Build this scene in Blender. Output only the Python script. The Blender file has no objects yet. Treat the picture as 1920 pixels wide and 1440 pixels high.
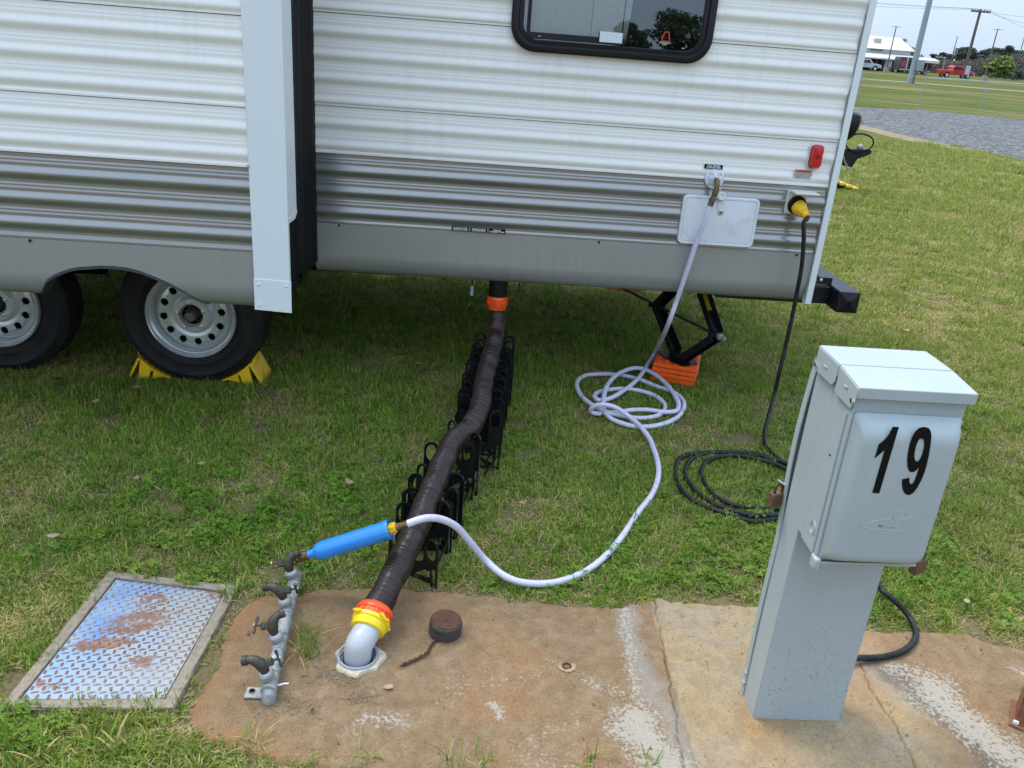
import bpy, bmesh, math, random
import numpy as np
from mathutils import Vector, Matrix
random.seed(7); RNG = np.random.default_rng(7)
PI = math.pi
C = bpy.context.scene.collection
SC = bpy.context.scene

# ------------------------------------------------------------------ camera
CAM_H = 1.68645334
FPX, PITCH, ROLL, YAW = 1555.685, 0.394346781, 0.0779999703, 0.060181037
cy, sy, cp, sp, cr, sr = math.cos(YAW), math.sin(YAW), math.cos(PITCH), math.sin(PITCH), math.cos(ROLL), math.sin(ROLL)
_F = Vector((sy, cy, 0)); _R = Vector((cy, -sy, 0)); _U = Vector((0, 0, 1))
CF = _F*cp - _U*sp; _U2 = _U*cp + _F*sp
CR = _R*cr + _U2*sr; CU = _U2*cr - _R*sr
cam = bpy.data.cameras.new('camera'); camo = bpy.data.objects.new('camera', cam); C.objects.link(camo)
cam.sensor_width = 36; cam.lens = FPX/1920*36; cam.clip_start = 0.05; cam.clip_end = 3000
m = Matrix.Identity(4)
for i in range(3):
    m[i][0] = CR[i]; m[i][1] = CU[i]; m[i][2] = -CF[i]
m[0][3] = 0; m[1][3] = 0; m[2][3] = CAM_H
camo.matrix_world = m
SC.camera = camo

# ------------------------------------------------------------------ sky, sun, exposure
SUN_EL, SUN_AZ = math.radians(62), math.radians(318)   # azimuth: 0 = +Y, clockwise
w = bpy.data.worlds.new('World'); SC.world = w; w.use_nodes = True
nt = w.node_tree; nt.nodes.clear()
out = nt.nodes.new('ShaderNodeOutputWorld'); bg = nt.nodes.new('ShaderNodeBackground')
sky = nt.nodes.new('ShaderNodeTexSky'); sky.sky_type = 'NISHITA'; sky.sun_disc = False
sky.sun_elevation = SUN_EL; sky.sun_rotation = SUN_AZ; sky.dust_density = 3.0; sky.air_density = 1.2; sky.ozone_density = 1.0
tc = nt.nodes.new('ShaderNodeTexCoord'); mp = nt.nodes.new('ShaderNodeMapping'); mp.inputs['Scale'].default_value = (1, 1, 2.6)
nz = nt.nodes.new('ShaderNodeTexNoise'); nz.inputs['Scale'].default_value = 2.2; nz.inputs['Detail'].default_value = 6; nz.inputs['Roughness'].default_value = .55
rp = nt.nodes.new('ShaderNodeValToRGB'); rp.color_ramp.elements[0].position = .3; rp.color_ramp.elements[1].position = .75
rp.color_ramp.elements[0].color = (.62, .62, .62, 1); rp.color_ramp.elements[1].color = (.92, .92, .92, 1)
mx = nt.nodes.new('ShaderNodeMix'); mx.data_type = 'RGBA'
cloud = (4.9, 6.15, 7.9, 1)
nt.links.new(tc.outputs['Generated'], mp.inputs['Vector']); nt.links.new(mp.outputs[0], nz.inputs['Vector'])
nt.links.new(nz.outputs[0], rp.inputs[0]); nt.links.new(rp.outputs[0], mx.inputs[0])
nt.links.new(sky.outputs[0], mx.inputs[6]); mx.inputs[7].default_value = cloud
sx_ = nt.nodes.new('ShaderNodeSeparateXYZ'); nt.links.new(tc.outputs['Generated'], sx_.inputs[0])
# overcast dome: brighter toward the zenith
zr = nt.nodes.new('ShaderNodeMapRange'); zr.inputs[1].default_value = .06; zr.inputs[2].default_value = 1; zr.inputs[3].default_value = 1.0; zr.inputs[4].default_value = 2.15
nt.links.new(sx_.outputs[2], zr.inputs[0])
vm = nt.nodes.new('ShaderNodeVectorMath'); vm.operation = 'SCALE'; nt.links.new(mx.outputs[2], vm.inputs[0]); nt.links.new(zr.outputs[0], vm.inputs[3])
nt.links.new(vm.outputs[0], bg.inputs[0]); bg.inputs[1].default_value = 0.075
nt.links.new(bg.outputs[0], out.inputs[0])
sl = bpy.data.lights.new('sun', 'SUN'); sl.energy = 1.3; sl.angle = math.radians(24); sl.color = (1, .96, .90)
so = bpy.data.objects.new('sun', sl); C.objects.link(so)
sd = Vector((math.sin(SUN_AZ)*math.cos(SUN_EL), math.cos(SUN_AZ)*math.cos(SUN_EL), math.sin(SUN_EL)))
so.rotation_euler = sd.to_track_quat('Z', 'Y').to_euler(); so.location = (0, 0, 30)
SC.view_settings.view_transform = 'Standard'; SC.view_settings.look = 'None'; SC.view_settings.exposure = 1.12; SC.view_settings.gamma = 1
SC.view_settings.use_curve_mapping = False

# ------------------------------------------------------------------ surveying helpers
def ray(px, py):
    return CF + CR*((px-960)/FPX) - CU*((py-720)/FPX)
ORG = Vector((0, 0, CAM_H))
def terrain(y):
    return 0.0 if y < 30 else .0065*(min(y, 260)-30)
def G(px, py, z=0.0):
    d = ray(px, py); return ORG + d*((z-CAM_H)/d.z)
def Yp(px, py, Y):
    d = ray(px, py); return ORG + d*(Y/d.y)
def T(px, py):
    d = ray(px, py); lo, hi = 1.0, 600.0
    for _ in range(50):
        t = (lo+hi)/2; p = ORG + d*t
        if p.z > terrain(p.y): lo = t
        else: hi = t
    return ORG + d*lo

# ------------------------------------------------------------------ object helpers
def tag(o, label=None, cat=None, group=None, kind=None):
    if label: o['label'] = label
    if cat: o['category'] = cat
    if group: o['group'] = group
    if kind: o['kind'] = kind
    return o
def thing(name, label, cat, loc=(0, 0, 0), group=None, kind=None, rz=0):
    o = bpy.data.objects.new(name, None); C.objects.link(o); o.location = loc; o.rotation_euler = (0, 0, rz)
    o.empty_display_size = .1
    return tag(o, label, cat, group, kind)

class MB:
    def __init__(s): s.v = []; s.f = []
    def add(s, vs, fs):
        n = len(s.v); s.v += [tuple(v) for v in vs]; s.f += [tuple(i+n for i in f) for f in fs]; return s
    def box(s, lo, hi, mat=None):
        x0, y0, z0 = lo; x1, y1, z1 = hi
        vs = [(x0,y0,z0),(x1,y0,z0),(x1,y1,z0),(x0,y1,z0),(x0,y0,z1),(x1,y0,z1),(x1,y1,z1),(x0,y1,z1)]
        if mat is not None: vs = [mat @ Vector(v) for v in vs]
        return s.add(vs, [(0,3,2,1),(4,5,6,7),(0,1,5,4),(1,2,6,5),(2,3,7,6),(3,0,4,7)])
    def bar(s, a, b, wd, th, up=(0, 0, 1)):
        a = Vector(a); b = Vector(b); d = (b-a); L = d.length; d.normalize()
        x = d.cross(Vector(up))
        if x.length < 1e-4: x = d.cross(Vector((1, 0, 0)))
        x.normalize(); y = x.cross(d)
        M = Matrix((( x.x, d.x, y.x, a.x), (x.y, d.y, y.y, a.y), (x.z, d.z, y.z, a.z), (0,0,0,1)))
        return s.box((-wd/2, 0, -th/2), (wd/2, L, th/2), M)
    def tube(s, pts, r, seg=10, caps=True, closed=False):
        pts = [Vector(p) for p in pts]; n = len(pts)
        rr = r if isinstance(r, (list, tuple, np.ndarray)) else [r]*n
        tang = []
        for i in range(n):
            a = pts[i-1] if (i > 0 or closed) else pts[i]; b = pts[(i+1) % n] if (i < n-1 or closed) else pts[i]
            t = (b-a); t = t.normalized() if t.length > 1e-9 else Vector((0, 0, 1)); tang.append(t)
        u = tang[0].cross(Vector((0, 0, 1)))
        if u.length < 1e-3: u = tang[0].cross(Vector((1, 0, 0)))
        u.normalize(); base = len(s.v)
        cs = [(math.cos(2*PI*k/seg), math.sin(2*PI*k/seg)) for k in range(seg)]
        for i in range(n):
            u = (u - tang[i]*u.dot(tang[i])); u.normalize(); v = tang[i].cross(u)
            for c_, s_ in cs: s.v.append(tuple(pts[i] + (u*c_ + v*s_)*rr[i]))
        m_ = n if closed else n-1
        for i in range(m_):
            j = (i+1) % n
            for k in range(seg):
                l = (k+1) % seg
                s.f.append((base+i*seg+k, base+i*seg+l, base+j*seg+l, base+j*seg+k))
        if caps and not closed:
            s.f.append(tuple(base+k for k in range(seg))[::-1]); s.f.append(tuple(base+(n-1)*seg+k for k in range(seg)))
        return s
    def lathe(s, prof, o, axis=(0, 0, 1), seg=32, close=False, cap=True):
        """prof: (radius, height along axis) list"""
        ax = Vector(axis).normalized(); u = ax.cross(Vector((0, 0, 1)))
        if u.length < 1e-3: u = Vector((1, 0, 0))
        u.normalize(); v = ax.cross(u); o = Vector(o); base = len(s.v)
        for r, h in prof:
            for k in range(seg):
                a = 2*PI*k/seg; s.v.append(tuple(o + ax*h + (u*math.cos(a) + v*math.sin(a))*r))
        n = len(prof)
        for i in range(n if close else n-1):
            j = (i+1) % n
            for k in range(seg):
                l = (k+1) % seg
                s.f.append((base+i*seg+k, base+i*seg+l, base+j*seg+l, base+j*seg+k))
        if not close and cap:
            if prof[0][0] > 1e-6: s.f.append(tuple(base+k for k in range(seg))[::-1])
            if prof[-1][0] > 1e-6: s.f.append(tuple(base+(n-1)*seg+k for k in range(seg)))
        return s
    def poly(s, pts, off):
        """pts: 3D polygon, off: extrusion vector"""
        n = len(pts); off = Vector(off); P = [Vector(p) for p in pts]
        vs = P + [p+off for p in P]
        fs = [tuple(range(n))[::-1], tuple(range(n, 2*n))] + [(i, (i+1) % n, n+(i+1) % n, n+i) for i in range(n)]
        return s.add(vs, fs)
    def mesh(s, name, smooth=30):
        me = bpy.data.meshes.new(name); me.from_pydata(s.v, [], s.f)
        bm = bmesh.new(); bm.from_mesh(me); bmesh.ops.recalc_face_normals(bm, faces=bm.faces); bm.to_mesh(me); bm.free()
        if smooth:
            me.shade_smooth(); me.set_sharp_from_angle(angle=math.radians(smooth))
        return me

def obj(name, mb, mat, parent=None, bevel=0, smooth=35, label=None, seg=2, local=False):
    me = mb.mesh(name, smooth) if isinstance(mb, MB) else mb
    me.materials.clear(); me.materials.append(mat)
    o = bpy.data.objects.new(name, me); C.objects.link(o)
    if parent is not None:
        o.parent = parent
        if not local and parent.type == 'EMPTY' and parent.parent is None:
            if abs(parent.rotation_euler.z) < 1e-9: o.location = -parent.location
    if bevel:
        b = o.modifiers.new('bevel', 'BEVEL'); b.width = bevel; b.segments = seg; b.limit_method = 'ANGLE'; b.angle_limit = math.radians(40)
        b.harden_normals = False
    if label: o['label'] = label
    return o
def share(o, parent, loc=(0, 0, 0), rot=(0, 0, 0), scale=(1, 1, 1)):
    c = o.copy(); C.objects.link(c); c.parent = parent; c.location = loc; c.rotation_euler = rot; c.scale = scale; return c
def copy_tree(o, parent=None):
    c = o.copy(); C.objects.link(c); c.parent = parent
    for ch in list(o.children): copy_tree(ch, c)
    return c

def catmull(P, step):
    P = [Vector(p) for p in P]; out = []
    Q = [P[0]*2-P[1]] + P + [P[-1]*2-P[-2]]
    for i in range(1, len(Q)-2):
        a, b, c_, d = Q[i-1], Q[i], Q[i+1], Q[i+2]
        n = max(2, int((c_-b).length/step))
        for k in range(n):
            t = k/n
            out.append(.5*((2*b) + (c_-a)*t + (2*a-5*b+4*c_-d)*t*t + (3*b-a-3*c_+d)*t**3))
    out.append(P[-1]); return out
def resample(pts, step):
    d = [0]
    for i in range(1, len(pts)): d.append(d[-1]+(pts[i]-pts[i-1]).length)
    n = max(2, int(d[-1]/step)); res = []; j = 0
    for k in range(n+1):
        s_ = d[-1]*k/n
        while j < len(d)-2 and d[j+1] < s_: j += 1
        t = (s_-d[j])/max(1e-9, d[j+1]-d[j]); res.append(pts[j].lerp(pts[j+1], min(1, max(0, t))))
    return res

# ------------------------------------------------------------------ materials
def mat(name, col, rough=.5, metal=0, noise=None, bump=None, spec=.5, coat=0, trans=0, alpha=1, sheen=0):
    """noise: (scale, amount, col2[, detail]) ; bump: (scale, strength)"""
    M = bpy.data.materials.new(name); M.use_nodes = True; n = M.node_tree; b = n.nodes['Principled BSDF']
    b.inputs['Base Color'].default_value = (*col, 1); b.inputs['Roughness'].default_value = rough; b.inputs['Metallic'].default_value = metal
    b.inputs['Specular IOR Level'].default_value = spec; b.inputs['Coat Weight'].default_value = coat; b.inputs['Transmission Weight'].default_value = trans
    g = None
    if noise or bump:
        g = n.nodes.new('ShaderNodeNewGeometry')
    if noise:
        sc, amt, c2 = noise[:3]
        t = n.nodes.new('ShaderNodeTexNoise'); t.inputs['Scale'].default_value = sc; t.inputs['Detail'].default_value = 7; t.inputs['Roughness'].default_value = .62
        n.links.new(g.outputs['Position'], t.inputs['Vector'])
        r = n.nodes.new('ShaderNodeValToRGB'); r.color_ramp.elements[0].position = .62-amt*.45; r.color_ramp.elements[1].position = .72
        r.color_ramp.elements[0].color = (*col, 1); r.color_ramp.elements[1].color = (*c2, 1)
        n.links.new(t.outputs[0], r.inputs[0]); n.links.new(r.outputs[0], b.inputs['Base Color'])
    if bump:
        t2 = n.nodes.new('ShaderNodeTexNoise'); t2.inputs['Scale'].default_value = bump[0]; t2.inputs['Detail'].default_value = 6
        n.links.new(g.outputs['Position'], t2.inputs['Vector'])
        bp = n.nodes.new('ShaderNodeBump'); bp.inputs['Strength'].default_value = bump[1]; bp.inputs['Distance'].default_value = .01
        n.links.new(t2.outputs[0], bp.inputs['Height']); n.links.new(bp.outputs[0], b.inputs['Normal'])
    return M
class NT:
    """tiny node helper"""
    def __init__(s, M): s.n = M.node_tree; s.b = s.n.nodes['Principled BSDF']; s.g = s.n.nodes.new('ShaderNodeNewGeometry')
    def pos(s, scale=(1, 1, 1)):
        m_ = s.n.nodes.new('ShaderNodeMapping'); m_.inputs['Scale'].default_value = scale
        s.n.links.new(s.g.outputs['Position'], m_.inputs['Vector']); return m_.outputs[0]
    def noise(s, sc, vec=None, detail=6, rough=.6, dist=0):
        t = s.n.nodes.new('ShaderNodeTexNoise'); t.inputs['Scale'].default_value = sc; t.inputs['Detail'].default_value = detail
        t.inputs['Roughness'].default_value = rough; t.inputs['Distortion'].default_value = dist
        s.n.links.new(vec if vec is not None else s.g.outputs['Position'], t.inputs['Vector']); return t.outputs[0]
    def voro(s, sc, vec=None, feat='F1'):
        t = s.n.nodes.new('ShaderNodeTexVoronoi'); t.inputs['Scale'].default_value = sc; t.feature = feat
        s.n.links.new(vec if vec is not None else s.g.outputs['Position'], t.inputs['Vector']); return t
    def ramp(s, fac, stops):
        r = s.n.nodes.new('ShaderNodeValToRGB'); e = r.color_ramp.elements
        while len(e) < len(stops): e.new(.5)
        for k, (p, c_) in enumerate(stops):
            e[k].position = p; e[k].color = (*c_, 1) if isinstance(c_, tuple) else (c_, c_, c_, 1)
        s.n.links.new(fac, r.inputs[0]); return r.outputs[0]
    def mix(s, fac, a, b, mode='MIX'):
        m_ = s.n.nodes.new('ShaderNodeMix'); m_.data_type = 'RGBA'; m_.blend_type = mode
        for k, v in ((0, fac), (6, a), (7, b)):
            if isinstance(v, (int, float)): m_.inputs[k].default_value = v if k == 0 else (v, v, v, 1)
            elif isinstance(v, tuple): m_.inputs[k].default_value = (*v, 1)
            else: s.n.links.new(v, m_.inputs[k])
        return m_.outputs[2]
    def math(s, op, a, b=0.0, clamp=False):
        m_ = s.n.nodes.new('ShaderNodeMath'); m_.operation = op; m_.use_clamp = clamp
        for k, v in ((0, a), (1, b)):
            if isinstance(v, (int, float)): m_.inputs[k].default_value = v
            else: s.n.links.new(v, m_.inputs[k])
        return m_.outputs[0]
    def attr(s, name):
        a = s.n.nodes.new('ShaderNodeAttribute'); a.attribute_name = name; return a
    def bump(s, h, strength, dist=.01):
        b_ = s.n.nodes.new('ShaderNodeBump'); b_.inputs['Strength'].default_value = strength; b_.inputs['Distance'].default_value = dist
        s.n.links.new(h, b_.inputs['Height']); s.n.links.new(b_.outputs[0], s.b.inputs['Normal'])
    def out(s, col=None, rough=None):
        if col is not None: s.n.links.new(col, s.b.inputs['Base Color'])
        if rough is not None: s.n.links.new(rough, s.b.inputs['Roughness'])

def siding_mat(name, col, dirt, rough):
    M = mat(name, col, rough, spec=.5); t = NT(M)
    streak = t.ramp(t.noise(1, t.pos((34, 34, 1.1)), 4, .6), [(.5, 0.0), (.74, 1.0)])
    fade = t.ramp(t.noise(1.2, None, 3), [(.42, 0.0), (.68, 1.0)])
    f = t.math('MULTIPLY', t.math('MULTIPLY', streak, fade), .24)
    speck = t.ramp(t.noise(160, None, 2), [(.70, 0.0), (.78, .35)])
    c = t.mix(f, col, dirt); c = t.mix(speck, c, dirt)
    t.out(c)
    return M
WHITE = siding_mat('white_siding', (.80, .785, .735), (.36, .355, .33), .33)
GREYS = siding_mat('grey_siding', (.33, .325, .315), (.22, .21, .19), .20)
GREYS.node_tree.nodes['Principled BSDF'].inputs['Metallic'].default_value = .62
SKIRT = siding_mat('grey_skirt', (.315, .312, .295), (.14, .14, .125), .33)
SKIRT.node_tree.nodes['Principled BSDF'].inputs['Metallic'].default_value = .25
TRIMW = mat('white_trim', (.70, .74, .745), .33, noise=(3, .1, (.64, .67, .66)))
PLASTW = mat('white_plastic', (.68, .70, .74), .35, noise=(14, .2, (.55, .56, .58)))
OFFW = mat('aged_white_plastic', (.62, .60, .54), .4)
BLACKR = mat('black_rubber', (.0045, .005, .0065), .6, bump=(60, .15), spec=.18)
BLACKP = mat('black_plastic', (.005, .0055, .007), .35, spec=.35)
BLACKM = mat('black_steel', (.007, .0075, .009), .38, noise=(30, .3, (.02, .02, .022)), bump=(120, .08), spec=.35)
DARK = mat('underbody_black', (.006, .006, .006), .8, spec=.15)
STEEL = mat('zinc_steel', (.55, .55, .53), .35, metal=1)
CHROME = mat('bright_steel', (.75, .75, .75), .22, metal=1)
BRASS = mat('dull_brass', (.23, .15, .07), .42, metal=.8, noise=(60, .5, (.10, .075, .045)), bump=(140, .2))
FAUCET = mat('aged_bronze', (.10, .088, .062), .52, metal=.55, noise=(70, .6, (.055, .05, .04)), bump=(160, .25))
RED = mat('red_lens', (.50, .006, .014), .16, coat=.6)
YEL = mat('yellow_plastic', (.82, .50, .01), .42, noise=(25, .3, (.62, .36, .02)))
YELB = mat('bright_yellow_plastic', (.86, .60, .01), .32)
ORG_ = mat('orange_plastic', (.86, .085, .008), .38, noise=(30, .25, (.62, .07, .01)))
ORB = mat('orange_block', (.92, .115, .006), .42, noise=(25, .25, (.65, .09, .01)))
BLUE = mat('blue_plastic', (.03, .25, .68), .22, coat=.2)
HOSEW = mat('lavender_white_hose', (.62, .59, .72), .36, noise=(40, .35, (.54, .50, .63)), bump=(300, .05))
CORD = mat('black_cord', (.008, .008, .010), .45, noise=(28, .45, (.028, .026, .024)), bump=(90, .2), spec=.3)
BROWNH = mat('brown_vinyl', (.026, .016, .013), .30, noise=(20, .3, (.045, .030, .025)), spec=.4)
GALV = mat('galvanised', (.46, .48, .46), .5, metal=.35, noise=(38, .75, (.22, .22, .20)), bump=(90, .3))
RUST = mat('rust', (.115, .045, .022), .85, noise=(70, .6, (.055, .025, .015)), bump=(150, .6))
CONC = mat('pale_concrete', (.36, .29, .21), .9, noise=(60, .6, (.22, .18, .13)), bump=(140, .5))
LETW = mat('white_lettering', (.8, .8, .8), .5)
LETB = mat('black_lettering', (.0022, .0024, .0022), .5, spec=.2)
GREYPVC = mat('grey_pvc', (.27, .30, .34), .4)
ELBOW = mat('milky_clear_plastic', (.60, .61, .63), .25, trans=.25)
CURT = mat('curtain_cloth', (.66, .65, .58), .9, noise=(60, .3, (.56, .55, .49)))
TYRE = mat('tyre_rubber', (.0065, .0072, .010), .6, noise=(7, .75, (.026, .022, .017)), bump=(90, .2), spec=.25)
RIM = mat('silver_wheel_paint', (.62, .63, .62), .28, metal=.55, noise=(8, .1, (.56, .55, .53)))
LEAF = mat('dead_leaf', (.42, .27, .14), .8, noise=(90, .5, (.22, .12, .06)))
STRAWM = mat('dry_straw', (.40, .31, .19), .85, noise=(40, .5, (.25, .18, .10)))
RED_PAINT = mat('red_car_paint', (.42, .012, .012), .25, coat=.5)
SILVER = mat('silver_car_paint', (.45, .49, .53), .3, metal=.4)
GLASSD = mat('dark_glass', (.02, .025, .03), .08)
WOODP = mat('weathered_pole_wood', (.15, .105, .075), .9, noise=(6, .5, (.09, .065, .045)))
GALVF = mat('pole_galvanised', (.30, .33, .36), .5, metal=.3)
POLED = mat('dark_pole', (.10, .09, .08), .6)
ROOFW = mat('white_metal_roof', (.58, .58, .56), .5)
BRICK = mat('brick_wall', (.12, .052, .035), .9, noise=(5, .5, (.08, .04, .03)))

# pedestal paint: grey green with chips and grime that grow toward the ground
PED = mat('pale_grey_green_paint', (.375, .42, .42), .38); t = NT(PED)
h = t.n.nodes.new('ShaderNodeSeparateXYZ'); t.n.links.new(t.g.outputs['Position'], h.inputs[0])
low = t.ramp(h.outputs[2], [(0.0, 1.0), (.55, 0.0)])
spk = t.ramp(t.noise(1, t.pos((190, 190, 110)), 2, .5), [(.645, 0.0), (.67, 1.0)])
gate = t.ramp(t.noise(16, None, 3), [(.40, 0.0), (.62, 1.0)])
sp2 = t.math('MULTIPLY', t.math('MULTIPLY', spk, gate), t.math('ADD', t.math('MULTIPLY', low, .9), .08), True)
stain = t.ramp(t.noise(3.5, t.pos((1, 1, .5)), 5), [(.45, 0.0), (.8, .5)])
c = t.mix(stain, (.375, .42, .42), (.30, .335, .325)); c = t.mix(sp2, c, (.07, .06, .045))
t.out(c, t.ramp(t.noise(8), [(.3, .32), (.7, .5)])); t.bump(t.noise(14, None, 3), .06, .01)

# ------------------------------------------------------------------ polygon utilities
def inside(X, Y, poly):
    res = np.zeros(X.shape, bool); n = len(poly)
    for i in range(n):
        x1, y1 = poly[i]; x2, y2 = poly[(i+1) % n]
        c_ = ((y1 > Y) != (y2 > Y)) & (X < (x2-x1)*(Y-y1)/((y2-y1)+1e-12)+x1); res ^= c_
    return res
def sdist(X, Y, pts, closed=True):
    D = np.full(X.shape, 1e9); n = len(pts)
    for i in range(n if closed else n-1):
        ax, ay = pts[i]; bx, by = pts[(i+1) % n]; dx, dy = bx-ax, by-ay
        tt = np.clip(((X-ax)*dx+(Y-ay)*dy)/(dx*dx+dy*dy+1e-12), 0, 1)
        D = np.minimum(D, np.hypot(X-ax-tt*dx, Y-ay-tt*dy))
    return D
def vnoise(X, Y, sc, seed=0):
    r = np.random.default_rng(seed); tab = r.random((256, 256))
    x = X*sc+1000.3; y = Y*sc+1000.7; xi = np.floor(x).astype(int); yi = np.floor(y).astype(int); fx = x-xi; fy = y-yi
    fx = fx*fx*(3-2*fx); fy = fy*fy*(3-2*fy); a = lambda i, j: tab[(xi+i) % 256, (yi+j) % 256]
    return (a(0, 0)*(1-fx)+a(1, 0)*fx)*(1-fy)+(a(0, 1)*(1-fx)+a(1, 1)*fx)*fy
def fbm(X, Y, sc, seed=0, o=4):
    v = 0; a = .5; n = 0
    for k in range(o): v = v+a*vnoise(X, Y, sc*2**k, seed+k); n += a; a *= .5
    return v/n
sm = lambda x: np.clip(x, 0, 1)**2*(3-2*np.clip(x, 0, 1))

# concrete pad outline (metres) and cover frame outline
PAD = [(-.66, 2.14), (-.60, 2.205), (-.50, 2.19), (-.434, 2.234), (-.33, 2.25), (-.265, 2.259), (-.10, 2.255), (.084, 2.249), (.259, 2.223), (.40, 2.215), (.519, 2.205), (.60, 2.235), (.662, 2.262),
       (.84, 2.25), (1.021, 2.244), (1.2, 2.19), (1.364, 2.135), (1.50, 2.15), (1.66, 2.135), (1.834, 2.079), (2.1, 2.05), (2.5, 2.0), (2.5, 1.1), (.35, 1.1), (.30, 1.47), (.1, 1.50), (-.05, 1.49), (-.2, 1.51), (-.408, 1.525), (-.50, 1.55), (-.593, 1.584), (-.66, 1.63), (-.69, 1.69), (-.68, 1.80), (-.665, 1.90), (-.675, 2.02)]
FR = [(-1.111, 2.264), (-.687, 2.217), (-.712, 1.690), (-1.146, 1.672)]
GR_NEAR = [(1560, 224), (1609.6, 233), (1706, 256.6), (1793, 274), (1920, 303), (2100, 345)]
GR_FAR = [(1560, 199), (1601, 201), (1735, 207), (1920, 226), (2100, 246)]

# ------------------------------------------------------------------ ground, gravel, path
GRD = mat('lawn_soil', (.1, .1, .05), 1, spec=0); t = NT(GRD)
sep = t.n.nodes.new('ShaderNodeSeparateXYZ'); t.n.links.new(t.g.outputs['Position'], sep.inputs[0])
n1 = t.noise(1.1, None, 6, .65); n2 = t.noise(14, None, 6, .7); n3 = t.noise(70, None, 4, .7)
near = t.ramp(n2, [(.30, (.055, .050, .024)), (.5, (.105, .092, .042)), (.70, (.20, .145, .080))])
near = t.mix(t.ramp(n3, [(.35, 0.0), (.7, 1.0)]), near, (.24, .18, .10))
fs = t.noise(1, t.pos((.10, .38, 1)), 8, .74); ff = t.noise(1, t.pos((3.0, 11.0, 1)), 5, .75)
far = t.ramp(fs, [(.34, (.062, .090, .024)), (.48, (.112, .130, .040)), (.62, (.180, .160, .078))])
far = t.mix(t.ramp(ff, [(.35, 0.0), (.72, .55)]), far, (.045, .060, .018))
fac = t.ramp(t.math('MULTIPLY', sep.outputs[1], .01), [(.09, 0.0), (.17, 1.0)])
col = t.mix(fac, near, far)
# bare pinkish soil streaks out in the field (their own wandering lines)
wob = t.math('MULTIPLY', t.math('SUBTRACT', t.noise(.06, None, 4), .5), 16)
yy = t.math('ADD', t.math('SUBTRACT', sep.outputs[1], t.math('MULTIPLY', sep.outputs[0], -.10)), wob)
b1 = t.math('SUBTRACT', 1.0, t.math('MULTIPLY', t.math('ABSOLUTE', t.math('SUBTRACT', yy, 72.0)), .22), True)
soilm = t.math('MULTIPLY', b1, t.ramp(t.noise(1, t.pos((.25, .8, 1)), 5), [(.42, 0.0), (.6, 1.0)]), True)
col = t.mix(soilm, col, (.26, .175, .10))
t.out(col); t.bump(n3, .5, .02)
def ground_sheet():
    xs = [-900, -300, -100, -40, -10, 0, 10, 40, 100, 300, 900]; ys = [-300, -60, -10, 0, 10, 20, 30, 60, 100, 160, 260, 500, 1400]
    mb = MB(); nx = len(xs)
    for y in ys:
        for x in xs: mb.v.append((x, y, terrain(y)))
    for j in range(len(ys)-1):
        for i in range(nx-1): mb.f.append((j*nx+i, j*nx+i+1, (j+1)*nx+i+1, (j+1)*nx+i))
    return mb
o = obj('lawn_ground', ground_sheet(), GRD, smooth=0); tag(o, kind='structure')

GRAVM = mat('grey_gravel', (.3, .3, .3), 1, spec=0); t = NT(GRAVM)
v = t.voro(11); v2 = t.voro(3.5)
gcol = t.ramp(v.outputs['Color'], [(.15, (.070, .073, .078)), (.5, (.135, .140, .148)), (.85, (.24, .24, .24))])
gcol = t.mix(t.ramp(t.noise(.9, None, 6), [(.5, 0.0), (.75, .6)]), gcol, (.20, .17, .13))
gcol = t.mix(t.ramp(v2.outputs['Color'], [(.3, 0.0), (.9, .35)]), gcol, (.085, .09, .10))
t.out(gcol); t.bump(v.outputs['Distance'], 1, .03)
def strip(nearpx, farpx, n=60, dz=.004, jag=.08, seed=3):
    a = resample([T(*p) for p in nearpx], 1); b = resample([T(*p) for p in farpx], 1)
    def at(l, k):
        f = k/n*(len(l)-1); i = min(int(f), len(l)-2); return l[i].lerp(l[i+1], f-i)
    mb = MB(); r = random.Random(seed)
    for k in range(n+1):
        p = at(a, k)+Vector((r.uniform(-1, 1)*jag*.3, r.uniform(-1, 1)*jag, 0)); q_ = at(b, k)+Vector((0, r.uniform(-1, 1)*jag, 0))
        for s_ in range(9):
            m_ = p.lerp(q_, s_/8); m_.z = terrain(m_.y)+dz; mb.v.append(tuple(m_))
    for k in range(n):
        for s_ in range(8): mb.f.append((k*9+s_, k*9+s_+1, (k+1)*9+s_+1, (k+1)*9+s_))
    return mb
o = obj('gravel_road', strip(GR_NEAR, GR_FAR, 90, .008), GRAVM, smooth=0); tag(o, kind='structure')
SOILM = mat('sandy_soil', (.27, .205, .12), .95, noise=(2.2, .8, (.15, .135, .05)), bump=(40, .5))
o = obj('road_verge_soil', strip([(x, y+9) for x, y in GR_NEAR], [(x, y-3) for x, y in GR_NEAR], 120, .004, .05, 9), SOILM, smooth=0); tag(o, kind='structure')
PATHM = mat('pale_path_concrete', (.19, .18, .135), .9)
o = obj('concrete_path', strip([(1560, 144.2), (1609, 148.2), (1706, 156.0), (1920, 173)], [(1560, 142.8), (1609, 146.6), (1706, 154.2), (1920, 171)], 20, .02, 0), PATHM, smooth=0); tag(o, kind='structure')
ROADM = mat('far_road_asphalt', (.13, .13, .13), .9)
o = obj('far_road', strip([(1735, 146.6), (1800, 150.3), (1920, 158.5)], [(1735, 144.6), (1800, 147.6), (1920, 156.0)], 20, .02, 0), ROADM, smooth=0); tag(o, kind='structure')

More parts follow.
